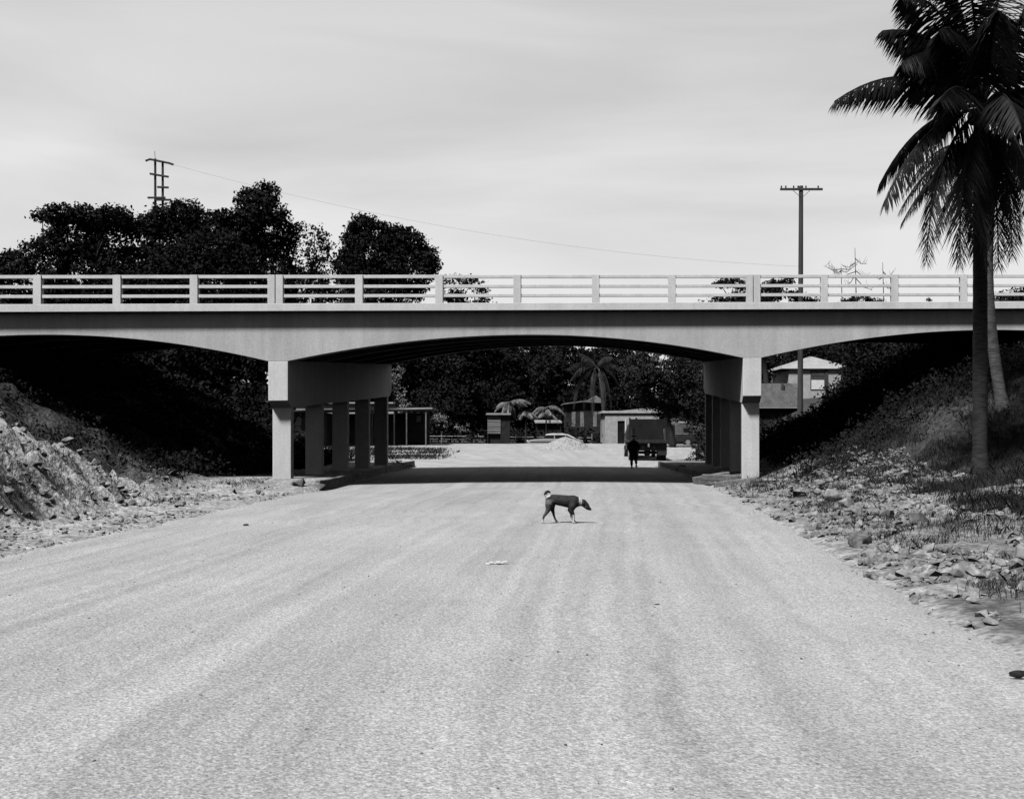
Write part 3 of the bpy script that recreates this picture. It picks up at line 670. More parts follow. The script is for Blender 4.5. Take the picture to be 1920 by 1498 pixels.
def palm(name, base, top, r0, r1, fr, label, mtl, bark, ll=.75, n_=46, bend=(0, 0), nuts=0, hang=.75, wdt=.04, rib='palm_bark'):
    base, top = Vector(base), Vector(top); o = empty(name, base, label, 'palm tree')
    K = 40; pts = []; rad = []
    for i in range(K + 1):
        t = i / K; p = (base.lerp(top, t) - base); p.x += bend[0] * math.sin(math.pi * t); p.y += bend[1] * math.sin(math.pi * t); pts.append(p)
        rad.append((r0 + (r1 - r0) * t + .5 * r0 * max(0, 1 - t * 12)) * (1 + .045 * (i % 2)))
    mb = MB(); mb.tube(pts, rad, 12); mb.build('trunk', M[bark], o, smooth=True)
    for j, (a, b_, c) in enumerate(fr):
        mr_ = MB(); V, Fc = [], []
        frond(mr_, V, Fc, Vector(a) - base, Vector(b_) - base, Vector(c) - base, n_, ll, hang, wdt)
        mr_.add(V, Fc); me = bpy.data.meshes.new('frond'); me.from_pydata(mr_.v, [], mr_.f); link_mesh('frond', me, M[mtl], o)
    for k in range(nuts):
        a = k * 2.1; c = top - base + Vector((math.cos(a) * .22, math.sin(a) * .22, -.12 - .08 * (k % 2)))
        bm = bmesh.new(); bmesh.ops.create_icosphere(bm, subdivisions=2, radius=.11); me = bpy.data.meshes.new('coconut'); bm.to_mesh(me); bm.free()
        q_ = link_mesh('coconut', me, M['wood'], o, c, True); q_.scale = (1, 1, 1.25)
    return o
PY = 25
def pp(u, v, dy=0): return P(u, v, PY + dy)
ctr = (1838, 205)
fr = []
def addf(a, b_, c, dy1, dy2): fr.append((pp(*a), pp(b_[0], b_[1], dy1), pp(c[0], c[1], dy2)))
addf((1838, 196), (1700, 95), (1565, 190), -.2, -.6)
addf((1835, 198), (1720, 205), (1648, 348), .3, .5)
addf((1835, 205), (1725, 215), (1658, 385), -.6, -1.0)
addf((1838, 210), (1750, 260), (1737, 490), -.3, -.5)
addf((1842, 215), (1795, 300), (1800, 495), -1.2, -1.3)
addf((1845, 215), (1810, 330), (1850, 500), -.8, -.9)
addf((1835, 190), (1770, 40), (1655, 58), .2, .3)
addf((1835, 190), (1755, 60), (1690, 120), -.6, -1.4)
addf((1835, 188), (1775, -20), (1690, -10), -.2, -.6)
addf((1838, 185), (1800, -60), (1735, -70), .4, .9)
addf((1838, 185), (1830, -40), (1790, -120), -.8, -1.6)
addf((1845, 185), (1870, -60), (1920, -150), .6, 1.2)
addf((1845, 188), (1890, 60), (1960, -40), -.6, -1.2)
addf((1845, 190), (1920, 70), (2030, 90), .3, .6)
addf((1845, 195), (1930, 130), (2060, 210), -.4, -.9)
addf((1848, 200), (1940, 190), (2010, 350), -.2, -.3)
addf((1848, 205), (1920, 230), (1955, 430), -.8, -1.2)
addf((1848, 210), (1890, 260), (1898, 480), -.4, -.6)
addf((1845, 212), (1870, 300), (1872, 500), .6, .9)
addf((1840, 212), (1835, 300), (1825, 470), .7, 1.1)
addf((1838, 205), (1800, 130), (1760, 190), -1.8, -3.4)
addf((1845, 205), (1880, 130), (1915, 240), -1.8, -3.2)
addf((1842, 190), (1850, 60), (1830, 60), 1.8, 3.4)
addf((1842, 190), (1860, 30), (1870, 20), -1.5, -2.6)
addf((1840, 190), (1800, 20), (1760, 60), -1.2, -2.4)
palm('coconut_palm', (10.97, PY, Hs(10.97, PY) - .2), pp(1838, 205), .165, .15, fr, 'big coconut palm with a dark straight trunk, at the right edge', 'palm', 'palm_bark', nuts=7, ll=1.05, n_=70, wdt=.045)
fr = []; PY2 = 30
for a_ in range(17):
    az = a_ * 2.399; up = .2 + .75 * ((a_ * 7) % 10) / 10; c0 = P(1864, 300, PY2); L_ = random.uniform(2.7, 3.4)
    h_ = Vector((math.cos(az), math.sin(az), 0)); fr.append((c0, c0 + h_ * L_ * .5 + Vector((0, 0, up * 1.4)), c0 + h_ * L_ * .9 + Vector((0, 0, up * 1.8 - 2.4))))
palm('coconut_palm', (13.98, PY2 + .3, Hs(13.98, PY2 + .3) - .2), P(1863, 305, PY2), .16, .13, fr, 'thinner coconut palm with a pale ringed trunk, just behind the big palm', 'palm', 'palm_bark_pale', nuts=5, ll=.75, n_=46, bend=(-.3, 0))
# yard palm beyond the bridge
YP = 103; c0 = P(1118, 688, YP); fr = []
for (du, dv, mu, mv, dy) in [(-50, 28, -28, -14, 0), (-42, 78, -40, 8, -.6), (-22, 95, -30, 15, .6), (28, 82, 26, 6, -.5), (45, 40, 25, -12, .8), (12, 92, 20, 20, -1.2), (-30, -25, -12, -22, .4), (30, -18, 12, -25, -.4), (-5, 90, -12, 15, -1.6), (55, 10, 25, -22, 1), (-55, 5, -25, -22, -1)]:
    fr.append((c0, P(1118 + mu, 688 + mv, YP + dy), P(1118 + du, 688 + dv, YP + dy * 2)))
palm('coconut_palm', P(1137, 830, YP + .5), P(1124, 692, YP), .16, .12, fr, 'slender palm with arching fronds behind the white block building', 'leaf_mid', 'palm_bark_pale', ll=.9, n_=40, hang=1.1, wdt=.05)
# banana-like clumps with pale drooping leaves
for (u, v, lab, n_f, L0, seed_) in [(955, 752, 'pale-leaved plant drooping over the board hut', 8, 1.7, 3), (986, 772, 'small pale-leaved plant right of the board hut', 6, 1.1, 8), (1024, 766, 'pale-leaved plant beside the low shed roof', 8, 1.6, 5)]:
    Yb = 101; base = P(u, 815, Yb); base.z = Hs(base.x, Yb); o = empty('banana_plant', base, lab, 'plant'); random.seed(seed_)
    mb = MB(); c_ = P(u, v, Yb) - base; mb.tube([(0, 0, 0), c_ * .5, c_], [.09, .08, .05], 8); mb.build('stem', M['bark'], o)
    for k in range(n_f):
        az = k * 2.4 + random.uniform(-.4, .4); L1 = L0 * random.uniform(.6, 1.15); up = random.uniform(.0, .5) * L1; h_ = Vector((math.cos(az), math.sin(az), 0))
        mr_ = MB(); V, Fc = [], []; st_ = c_ + Vector((0, 0, random.uniform(-.5, .1)))
        frond(mr_, V, Fc, st_, st_ + h_ * L1 * .6 + Vector((0, 0, up)), st_ + h_ * L1 * random.uniform(.9, 1.25) + Vector((0, 0, up - L1 * random.uniform(.35, .9))), 26, .6, .8, .05)
        mr_.add(V, Fc); me = bpy.data.meshes.new('leaf'); me.from_pydata(mr_.v, [], mr_.f); link_mesh('leaf', me, M['palm_pale'], o)
random.seed(21)
# bare dry trees above the railing on the right
def bare_tree(u, Y, vt, vb, tw, label):
    b0 = P(u, vb, Y); b0.z = Hs(b0.x, Y); o = empty('bare_tree', b0, label, 'tree'); mb = MB(); top = P(u - 3, vt, Y) - b0
    mb.tube([(0, 0, 0), top * .5 + Vector((.1, 0, 0)), top], [.12, .07, .02], 6)
    mb.build('trunk', M['wood'], o)
    for (f, du, dv) in tw:
        mb = MB(); a = top * f; c_ = P(u + du, vt + dv, Y + random.uniform(-1, 1)) - b0
        m_ = (a + c_) / 2 + Vector((0, 0, -.25)); mb.tube([a, m_, c_], [.045, .03, .012], 5)
        for k in range(4):
            q0 = m_.lerp(c_, random.random()); mb.tube([q0, q0 + Vector((random.uniform(-.7, .7), 0, random.uniform(.1, .8)))], [.018, .008], 4)
        mb.build('branch', M['wood'], o)
bare_tree(1606, 100, 465, 570, [(.93, 20, 30), (.9, -25, 35), (.85, 28, 55), (.84, -45, 48), (.8, 30, 80), (.82, -20, 70)], 'thin leafless tree rising above the right railing')
bare_tree(1658, 104, 492, 570, [(.93, 14, 25), (.9, -14, 30), (.85, 16, 50)], 'fainter leafless sapling right of the taller bare tree')
bare_tree(1580, 98, 500, 570, [(.98, -36, -2), (.98, 28, -4), (.97, -14, 6), (.97, 16, 5), (.96, -22, 4)], 'dry flat-topped shrub skeleton left of the tallest bare tree')

# ------------------------------------------------------------------ poles and wires
def pole_right():
    Y = 61; base = P(1500, 765, Y); base.z = Hs(base.x, Y) - .2; o = empty('utility_pole', base, 'wooden utility pole with one crossarm rising behind the bridge right of centre', 'utility pole')
    top = P(1502, 349, Y) - base; mb = MB(); mb.tube([(0, 0, 0), top], [.17, .12], 10); mb.build('pole', M['wood'], o)
    z = (P(1502, 356, Y) - base).z; x = top.x; mb = MB(); mb.box(x - 1.22, x + 1.2, -.16, -.06, z - .06, z + .06); arm = mb.build('crossarm', M['wood'], o)
    for dx in (-1.15, -.9, -.45, -.2, .25, .95):
        mb = MB(); mb.tube([(x + dx, -.11, z + .06), (x + dx, -.11, z + .13), (x + dx, -.11, z + .2)], [.025, .05, .035], 8); mb.build('insulator', M['glass'], arm)
    for sg in (-1, 1):
        mb = MB(); mb.tube([(x + sg * .5, -.1, z - .05), (x, -.1, z - .5)], .015, 5); mb.build('brace', M['dark2'], o)
    return base + Vector((x, 0, z))
pr_top = pole_right()
def hframe():
    Y = 118; base = P(298, 400, Y); gz = Hs(base.x, Y); base.z = gz; o = empty('power_pole', base, 'double-legged power pole with four crossarms behind the left trees', 'power pole')
    for (ua, va) in ((291, 298), (305, 302)):
        b_ = P(ua + 1, 400, Y) - base; b_.z = 0; t = P(ua, va, Y) - base; mb = MB(); mb.tube([b_, t], [.2, .13], 8); mb.build('leg', M['wood'], o)
    mb = MB(); t = P(291, 298, Y) - base; mb.tube([t, P(290, 284, Y) - base], .03, 5); mb.build('lightning_rod', M['dark2'], o)
    for pts in ([(273, 302), (281, 299), (292, 301), (305, 304), (316, 306), (325, 309)], [(281, 326), (292, 328), (316, 332)], [(295, 351), (316, 352)], [(277, 371), (310, 371)], [(290, 375), (321, 375)]):
        mb = MB(); mb.tube([P(a, b_, Y - .3) - base for a, b_ in pts], .12, 6); mb.build('crossarm', M['wood'], o)
    return P(325, 309, Y - .3)
ht = hframe()
def wire(a, b_, sag, r, label):
    a, b_ = Vector(a), Vector(b_); pts = [a.lerp(b_, i / 24) - Vector((0, 0, sag * 4 * (i / 24) * (1 - i / 24))) for i in range(25)]
    mb = MB(); mb.tube(pts, r, 4); o = mb.build('power_line', M['wood']); tag(o, label, 'wire')
wire(ht, P(1500, 500, 118), 2.0, .008, 'thin power line sloping down across the sky from the double-legged pole')

# ------------------------------------------------------------------ buildings beyond the bridge
def W(px, Y):  # world x of a pixel column at depth Y
    return (px - 960) / F * Y
def Z(v, Y): return CAMZ - (v - HOR) / F * Y
# white block building
Y = 98; gx = W(1187, Y); gz = .7
o = empty('block_building', (gx, Y, gz), 'small flat-roofed white block building with a dark open door behind the truck', 'building')
x0, x1 = W(1134.5, Y) - gx, W(1245, Y) - gx; zt = Z(775, Y) - gz; d0, d1 = W(1158, Y) - gx, W(1171.5, Y) - gx; dh = Z(789, Y) - gz
mb = MB(); mb.box(x0, d0, 0, .2, -.4, zt); mb.box(d1, x1, 0, .2, -.4, zt); mb.box(d0, d1, 0, .2, dh, zt); mb.box(x0, x0 + .2, .2, 5, -.4, zt); mb.box(x1 - .2, x1, .2, 5, -.4, zt); mb.box(x0 + .2, x1 - .2, 4.8, 5, -.4, zt)
mb.build('wall', M['wall'], o)
mb = MB(); mb.box(x0 - .25, x1 + .3, -.16, 5.3, zt, zt + .22); mb.build('roof', M['wall'], o, bevel=.02)
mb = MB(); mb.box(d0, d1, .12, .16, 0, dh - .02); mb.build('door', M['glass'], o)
mb = MB(); mb.box(d1 + .03, d1 + .14, -.06, 0, .1, Z(785, Y) - gz); mb.build('downpipe', M['white'], o)
mb = MB(); mb.box(x0 - .2, x1 + .6, -1.0, 0, -.5, .06); mb.build('step', M['wall'], o)
# gable of a house behind it
Y2 = 112; xg = W(1212, Y2); g = empty('house', (xg, Y2, .8), 'pale pitched roof showing above the white block building', 'house')
za = Z(763, Y2) - .8; ze = Z(772, Y2) - .8
mb = MB(); mb.box(-3.2, 3.0, 0, 4, -.3, ze); mb.build('wall', M['wall_grey'], g)
mb = MB(); mb.prism([(-3.6, ze), (1.0, za), (3.4, ze), (3.4, ze - .12), (-3.6, ze - .12)], -.3, 4.3); mb.build('roof', M['roof'], g)

# long porch house at left, seen between the columns
Y = 90; gx = W(680, Y); gz = .75; o = empty('porch_house', (gx, Y, gz), 'low flat-roofed house with a dark open porch, seen behind the left pier columns', 'house')
xa, xb = W(540, Y) - gx, W(812, Y) - gx; zr0 = Z(767, Y) - gz
mb = MB(); mb.box(xa, xb, -.9, 6, zr0 - .13, zr0, lambda x, y, z: (x, y, z + .02 * x)); mb.build('roof', M['roof'], o)
xm = W(612, Y) - gx; zu = zr0 - .32
mb = MB(); mb.box(xa + .3, xm, 0, .2, -.4, zu); mb.box(xm - .2, xm, .2, 4, -.4, zu); mb.box(xa + .3, xb - .6, 4, 4.2, -.4, zu); mb.build('wall', M['wall_grey'], o)
mb = MB(); mb.box(W(553, Y) - gx, W(565, Y) - gx, -.04, 0, Z(798, Y) - gz, Z(776, Y) - gz); mb.build('window', M['white'], o)
mb = MB(); mb.box(W(779, Y) - gx, W(787, Y) - gx, 1.0, 1.1, Z(790, Y) - gz, Z(779, Y) - gz); mb.build('window', M['wall'], o)
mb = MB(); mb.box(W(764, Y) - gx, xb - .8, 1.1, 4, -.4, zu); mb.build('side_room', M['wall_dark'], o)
for u in (640, 700, 741, 764, 800):
    mb = MB(); mb.tube([(W(u, Y) - gx, -.7, -.4), (W(u, Y) - gx, -.7, zr0 - .14)], .06, 6); mb.build('porch_post', M['wall_grey'], o)
# taller pale building behind it
Y = 110; gx = W(650, Y); o = empty('back_building', (gx, Y, .9), 'taller pale building behind the porch house', 'building')
mb = MB(); mb.box(W(555, Y) - gx, W(738, Y) - gx, 0, 6, -.5, Z(757, Y) - .9); mb.build('wall', M['wall'], o)
mb = MB(); mb.box(W(550, Y) - gx, W(742, Y) - gx, -.3, 6.3, Z(757, Y) - .9, Z(754, Y) - .9); mb.build('roof', M['roof'], o)
for u in (585, 630, 690): 
    mb = MB(); mb.box(W(u, Y) - gx, W(u + 14, Y) - gx, -.03, 0, Z(785, Y) - .9, Z(766, Y) - .9); mb.build('window', M['glass'], o)
# board hut
Y = 97; gx = W(926, Y); gz = Hs(gx, Y); o = empty('board_hut', (gx, Y, gz), 'small hut with a pale horizontal-board front in the yard beyond the bridge', 'hut')
a, c = W(914, Y) - gx, W(938.5, Y) - gx; top = Z(778, Y) - gz; bt = Z(813, Y) - gz
mb = MB(); nb = 8
for i in range(nb):
    z0 = bt + (top - bt) * i / nb; mb.box(a, c, -.03 * (i % 2), .04, z0 + .01, z0 + (top - bt) / nb - .02)
mb.build('board_front', M['boards'], o)
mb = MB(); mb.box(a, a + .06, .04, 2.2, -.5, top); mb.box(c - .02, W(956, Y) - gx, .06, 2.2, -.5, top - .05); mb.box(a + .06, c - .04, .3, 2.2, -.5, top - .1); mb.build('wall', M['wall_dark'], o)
mb = MB(); mb.box(a - .15, W(958, Y) - gx, -.25, 2.5, top, top + .07, lambda x, y, z: (x, y, z + .06 * y)); mb.build('roof', M['wall_grey'], o)
# low shed and old house right of it
Y = 104; gx = W(1030, Y); gz = .8; o = empty('shed', (gx, Y, gz), 'low dark shed with a thin pale roof behind the car', 'shed')
mb = MB(); mb.box(W(1008, Y) - gx, W(1050, Y) - gx, 0, 3, -.4, Z(793, Y) - gz); mb.build('wall', M['wall_dark'], o)
mb = MB(); mb.box(W(1003, Y) - gx, W(1053, Y) - gx, -.4, 3.3, Z(793, Y) - gz, Z(790, Y) - gz, lambda x, y, z: (x, y, z + .05 * y)); mb.build('roof', M['roof'], o)
Y = 108; gx = W(1095, Y); gz = .8; o = empty('old_house', (gx, Y, gz), 'dark weathered wooden house with a curled pale roof edge, left of the white building', 'house')
mb = MB(); mb.box(W(1062, Y) - gx, W(1126, Y) - gx, 0, 5, -.4, Z(757, Y) - gz); mb.build('wall', M['wall_dark'], o)
zt = Z(752, Y) - gz
mb = MB(); mb.prism([(W(1056, Y) - gx, zt - .25), (W(1090, Y) - gx, zt), (W(1106, Y) - gx, zt + .15), (W(1117, Y) - gx, zt + .55), (W(1132, Y) - gx, zt), (W(1132, Y) - gx, zt - .2), (W(1090, Y) - gx, zt - .12), (W(1056, Y) - gx, zt - .35)], -.5, 5.3); mb.build('roof', M['wall_grey'], o)
for u in (1072, 1088, 1112):
    mb = MB(); mb.box(W(u, Y) - gx, W(u + 7, Y) - gx, -.05, 0, Z(800, Y) - gz, Z(772, Y) - gz); mb.build('shutter', M['wall_grey'], o)
# pale low wall / heap left of hut
Yh = 99
for i in range(26):
    u = random.uniform(818, 878); v = 785 + (u - 818) * .22 + random.uniform(-5, 8); p = P(u, v, Yh + random.uniform(-.5, .5))
base = P(848, 800, Yh); base.z = Hs(base.x, Yh)
o = empty('shrub', base, 'low pale-leaved shrub left of the board hut', 'shrub')
crown('foliage', [(np.array(P(u, v, Yh)), (.75, .6, .4)) for u, v in ((825, 784), (842, 788), (858, 796), (872, 801), (835, 800), (850, 806))], 30, .17, M['leaf_light'], o, .5, base=tuple(base))
# fence
Y = 103; f = empty('fence', (W(905, Y), Y, .7), 'low wire fence with thin wooden posts along the front of the yard', 'fence'); gx = W(905, Y)
for u in (760, 828, 897, 967, 1040, 1110):
    mb = MB(); zb = Hs(W(u, Y), Y) - .7; mb.tube([(W(u, Y) - gx, 0, zb - .2), (W(u, Y) - gx, 0, Z(813, Y) - .7)], .06, 6); mb.build('post', M['wall_grey'], f)
for v, r_ in ((818, .035), (824, .02), (828, .03)):
    mb = MB(); mb.tube([(W(760 + k * 50, Y) - gx, -.05, Z(v - .5 + .012 * (k * 50 - 50) + random.uniform(-.4, .4), Y) - .7) for k in range(8)], r_, 5); mb.build('rail', M['roof'], f)

# hip-roofed house on the right hill
Y = 115; gx = W(1527, Y); gz = 4.8; o = empty('hip_roof_house', (gx, Y, gz), 'pale hip-roofed house with a louvred window on the hill behind the bridge', 'house')
xa, xb = W(1479, Y) - gx, W(1578, Y) - gx; zw = Z(690, Y) - gz
mb = MB(); mb.box(xa, xb, 0, 7, -2, zw - .01); mb.build('wall', M['wall'], o)
ea, eb = W(1465, Y) - gx, W(1592, Y) - gx; ez = Z(688, Y) - gz; ap = Z(667, Y) - gz; xm = W(1538, Y) - gx
mb = MB(); mb.add([(ea, -.3, ez), (eb, -.3, ez), (eb, 8, ez), (ea, 8, ez), (xm - .2, 3.4, ap + .15), (xm + .2, 3.6, ap + .15)], [(0, 1, 5, 4), (1, 2, 5), (2, 3, 4, 5), (3, 0, 4), (0, 3, 2, 1)])
rf = mb.build('roof', M['roof'], o)
mb = MB(); mb.box(ea - .02, eb + .02, -.35, -.3, ez - .2, ez + .03); mb.box(ea - .05, ea, -.3, 8, ez - .2, ez + .03); mb.box(eb, eb + .05, -.3, 8, ez - .2, ez + .03); mb.build('fascia_board', M['white'], rf)
wa, wb = W(1521, Y) - gx, W(1545, Y) - gx; wt, wm, wbz = Z(697, Y) - gz, Z(712, Y) - gz, Z(731, Y) - gz
mb = MB(); mb.box(wa - .08, wb + .08, -.05, 0, wbz, wt + .1); wn = mb.build('window', M['wood'], o)
mb = MB()
for i in range(6): z = wm + (wt - wm) * (i + .2) / 6; mb.box(wa, wb, -.1, -.052, z, z + .035)
mb.build('louvre', M['wall_grey'], wn)
mb = MB(); mb.box(wa, wb, -.09, -.052, wbz + .05, wm - .03); mb.build('panel', M['white'], wn)
mb = MB(); mb.box(wb + .12, wb + .4, -.12, 0, -1, zw - .02); mb.build('pillar', M['wood'], o)
# stepped retaining wall / shed roof left of it
Y = 96; gx = W(1462, Y); gz = Hs(W(1462, Y), Y); o = empty('retaining_wall', (gx, Y, gz), 'pale rendered wall stepped below the hip-roofed house, just right of the right pier', 'wall')
mb = MB(); mb.box(W(1400, Y) - gx, W(1500, Y) - gx, 0, .5, Z(764, Y) - gz, Z(732, Y) - gz); mb.box(W(1400, Y) - gx, W(1500, Y) - gx, .9, 1.3, -1, Z(718, Y) - gz); mb.build('face', M['wall_grey'], o)
mb = MB(); mb.box(W(1400, Y) - gx, W(1500, Y) - gx, -.5, .7, Z(765.5, Y) - gz, Z(764, Y) - gz - .002); mb.build('ledge', M['roof'], o)
mb = MB(); mb.box(W(1400, Y) - gx, W(1500, Y) - gx, .1, .5, -1.5, Z(766, Y) - gz); mb.build('base_wall', M['wall_dark'], o)
for u in (1469, 1472): 
    mb = MB(); mb.tube([(W(u, Y) - gx, .7, Z(735, Y) - gz), (W(u + .5, Y) - gx, .7, Z(716, Y) - gz)], .05, 5); mb.build('pipe', M['wood'], o)

# ------------------------------------------------------------------ gravel pile
Y = 82; gx = W(1060, Y); K = 48; vs = []; fs = []
for i in range(K + 1):
    for j in range(K + 1):
        x = -3.1 + 6.2 * i / K; y = -2.2 + 4.4 * j / K; r = math.sqrt((x / 2.2) ** 2 + (y / 1.9) ** 2)
        h = 1.0 * max(0, 1 - r) ** .9 + .22 * max(0, 1 - r * .8) * (float(fbm(np.array([x * 1.6]), np.array([y * 1.6]))[0]) - .3) + .12 * (random.random() - .5) * (r < 1)
        vs.append((x, y, h - (.15 if r >= 1.05 else 0)))
for i in range(K):
    for j in range(K): fs.append((i * (K + 1) + j, (i + 1) * (K + 1) + j, (i + 1) * (K + 1) + j + 1, i * (K + 1) + j + 1))
mb = MB(); mb.add(vs, fs); o = mb.build('gravel_pile', M['pile'], loc=(gx, Y, float(zr(Y)) + .02)); tag(o, 'heap of pale gravel in front of the parked car', 'gravel pile')
for v_ in o.data.vertices: pass

# ------------------------------------------------------------------ vehicles
def wheel(parent, x, y, z, r, wdt, axis='y'):
    mb = MB(); pts = [(x, y - wdt / 2, z), (x, y - wdt / 2 + .02, z), (x, y + wdt / 2 - .02, z), (x, y + wdt / 2, z)] if axis == 'y' else [(x - wdt / 2, y, z), (x - wdt / 2 + .02, y, z), (x + wdt / 2 - .02, y, z), (x + wdt / 2, y, z)]
    mb.tube(pts, [r * .9, r, r, r * .9], 20); t = mb.build('wheel', M['tyre'], parent)
    mb = MB(); sgn = -1
    a = (x, y + sgn * (wdt / 2 + .01), z) if axis == 'y' else (x + sgn * (wdt / 2 + .01), y, z)
    b_ = (x, y + wdt / 2 + .01, z) if axis == 'y' else (x + wdt / 2 + .01, y, z)
    mb.tube([a, b_], r * .5, 14); mb.build('rim', M['chrome'], t)
# flatbed truck seen from behind
Y = 64; tx = W(1216, Y); o = empty('truck', (tx, Y, float(zr(Y)) + .03), 'dark flatbed truck with a tall board behind the cab, seen from behind', 'truck', rz=R(-2))
hw = 1.14
mb = MB(); mb.box(-hw, hw, 0, 4.6, 1.12, 1.24); mb.box(-hw, hw, -.06, 0, 1.08, 1.27); mb.build('flatbed', M['dark2'], o, bevel=.01)
mb = MB(); mb.box(-.4, -.28, .1, 6.4, .78, 1.12); mb.box(.28, .4, .1, 6.4, .78, 1.12)
for yy in (.1, 1.2, 2.6, 3.8): mb.box(-hw + .05, hw - .05, yy, yy + .08, 1.0, 1.12)
mb.build('chassis', M['dark'], o)
mb = MB(); mb.box(-hw, hw, .3, .36, 1.95, 2.52); mb.box(-hw + .36, hw - .2, .3, .36, 1.24, 1.95); mb.box(-hw, -hw + .08, .3, .38, 1.24, 1.95); mb.box(hw - .08, hw, .3, .38, 1.24, 1.95)
for xx in (-hw + .04, -.7, hw - .06): mb.box(xx - .05, xx + .05, .28, .4, 2.52, 2.6)
mb.build('tall_board', M['panel'], o)
mb = MB(); mb.prism([(-.95, .6), (.95, .6), (1.0, 1.6), (.8, 2.25), (-.8, 2.25), (-1.0, 1.6)], 4.75, 6.1); mb.prism([(-.6, .7), (.6, .7), (.55, 1.5), (-.55, 1.5)], 6.1, 7.4); cab = mb.build('cab', M['dark'], o, bevel=.04)
mb = MB(); mb.box(-.6, .6, 4.72, 4.75, 1.65, 2.05); mb.build('rear_window', M['glass'], cab)
for sx in (-1, 1):
    wheel(o, sx * .98, .9, .46, .46, .26, 'x'); wheel(o, sx * .7, .9, .46, .46, .24, 'x'); wheel(o, sx * .9, 6.3, .44, .44, .22, 'x')
    mb = MB(); mb.box(sx * .85 - .27, sx * .85 + .27, .22, .25, .35, 1.06); mb.build('mudflap', M['dark'], o)
mb = MB(); mb.tube([(-.6, .9, .5), (-.2, .9, .5), (-.1, .9, .5), (.1, .9, .5), (.2, .9, .5), (.6, .9, .5)], [.08, .09, .22, .22, .09, .08], 12); mb.build('axle', M['dark2'], o)
mb = MB(); mb.box(-.65, .65, .3, .5, .62, 1.0); mb.build('fuel_tank', M['dark'], o, bevel=.04)
mb = MB(); mb.box(-.05, .05, -.09, -.06, .85, 1.05); mb.build('tail_lamp', M['wall_grey'], o)

# saloon car behind the gravel heap, side view, nose to the left
Y = 101; cx = W(1041, Y); o = empty('car', (cx, Y, .33), 'pale rounded saloon car parked beyond the gravel heap', 'car')
body = [(-2.6, .32), (-2.65, .55), (-2.55, .74), (-1.9, .84), (-1.2, .88), (1.2, .9), (2.2, .86), (2.6, .72), (2.62, .4), (2.4, .3)]
mb = MB(); mb.prism(body, -.85, .85); bd = mb.build('body', M['car'], o, bevel=.06)
mb = MB(); mb.prism([(-1.15, .88), (-.85, 1.22), (1.0, 1.22), (1.7, .9)], -.68, .68); mb.build('windows', M['glass'], o)
mb = MB(); mb.prism([(-.95, 1.2), (-.8, 1.34), (-.2, 1.4), (.7, 1.39), (1.25, 1.27), (1.95, .93), (1.7, .9), (1.0, 1.22)], -.72, .72); mb.build('roof', M['white'], o, bevel=.03)
for xx in (-.1, .95):
    mb = MB(); mb.box(xx - .05, xx + .05, -.74, -.68, .88, 1.25); mb.build('pillar', M['car'], o)
mb = MB(); mb.box(-2.4, 2.4, -.9, -.86, .62, .67); mb.build('trim_strip', M['chrome'], o)
mb = MB(); mb.tube([(-2.68, -.8, .42), (-2.74, 0, .42), (-2.68, .8, .42)], .07, 8); mb.build('bumper', M['chrome'], o)
for sy in (-.62, .62): 
    mb = MB(); mb.tube([(-2.62, sy, .66), (-2.69, sy, .66)], [.1, .09], 12); mb.build('headlight', M['white'], o)
for xx in (-1.65, 1.6): 
    for yy in (-.74, .74): wheel(o, xx, yy, .3, .33, .2)
# second lorry at right, half hidden behind the tree trunk
Y = 93; cx = W(1278, Y); gz = float(Hs(cx, Y)); gz = Z(838, Y); o = empty('parked_lorry', (cx, Y, gz), 'dark parked lorry with a pale slatted upper body under the leafy tree at right', 'lorry')
mb = MB(); mb.box(-1.3, 2.6, 0, 2.0, .45, 1.05); mb.build('lower_body', M['dark2'], o, bevel=.03)
mb = MB()
for i in range(6): mb.box(-.55, 2.6, -.02, 0, 1.1 + i * .16, 1.2 + i * .16)
mb.box(-.55, -.45, .01, 2, 1.06, 2.1); mb.build('slatted_side', M['wall_grey'], o)
mb = MB(); mb.box(-.4, 2.6, .02, 1.98, 1.06, 2.0); mb.build('load_box', M['wall_dark'], o)
mb = MB(); mb.box(.15, .75, -.06, -.025, 1.35, 1.65); mb.build('side_window', M['glass'], o)
mb = MB(); mb.prism([(-1.3, 1.05), (-1.2, 1.7), (-1.05, 1.98), (-.6, 1.98), (-.6, 1.05)], .05, 1.95); cb = mb.build('cab', M['dark2'], o, bevel=.04)
mb = MB(); mb.box(-1.1, -.72, .02, .05, 1.35, 1.85); mb.build('cab_window', M['glass'], cb)
mb = MB(); mb.box(-.3, .45, -.1, -.04, 2.1, 2.22); mb.build('name_board', M['wall'], o)
for xx in (-.8, .55): wheel(o, xx, .1, .42, .42, .25)

# ------------------------------------------------------------------ skinned figures
def skin_mesh(name, V, E, rads, sub=2, fat=1.0):
    me = bpy.data.meshes.new(name); me.from_pydata(V, E, []); o = bpy.data.objects.new(name, me); C.objects.link(o)
    md = o.modifiers.new('skin', 'SKIN'); md.use_smooth_shade = True; md.branch_smoothing = .6
    for i, sv in enumerate(me.skin_vertices[0].data):
        r_ = rads[i]; r_ = tuple(q * fat for q in r_) if hasattr(r_, '__len__') else r_ * fat; sv.radius = (r_, r_) if not hasattr(r_, '__len__') else r_; sv.use_root = (i == 0)
    ss_ = o.modifiers.new('sub', 'SUBSURF'); ss_.levels = sub; ss_.render_levels = sub
    dg = bpy.context.evaluated_depsgraph_get(); dg.update(); m2 = bpy.data.meshes.new_from_object(o.evaluated_get(dg)); m2.name = name
    bpy.data.objects.remove(o); bpy.data.meshes.remove(me); m2.materials.clear(); return m2
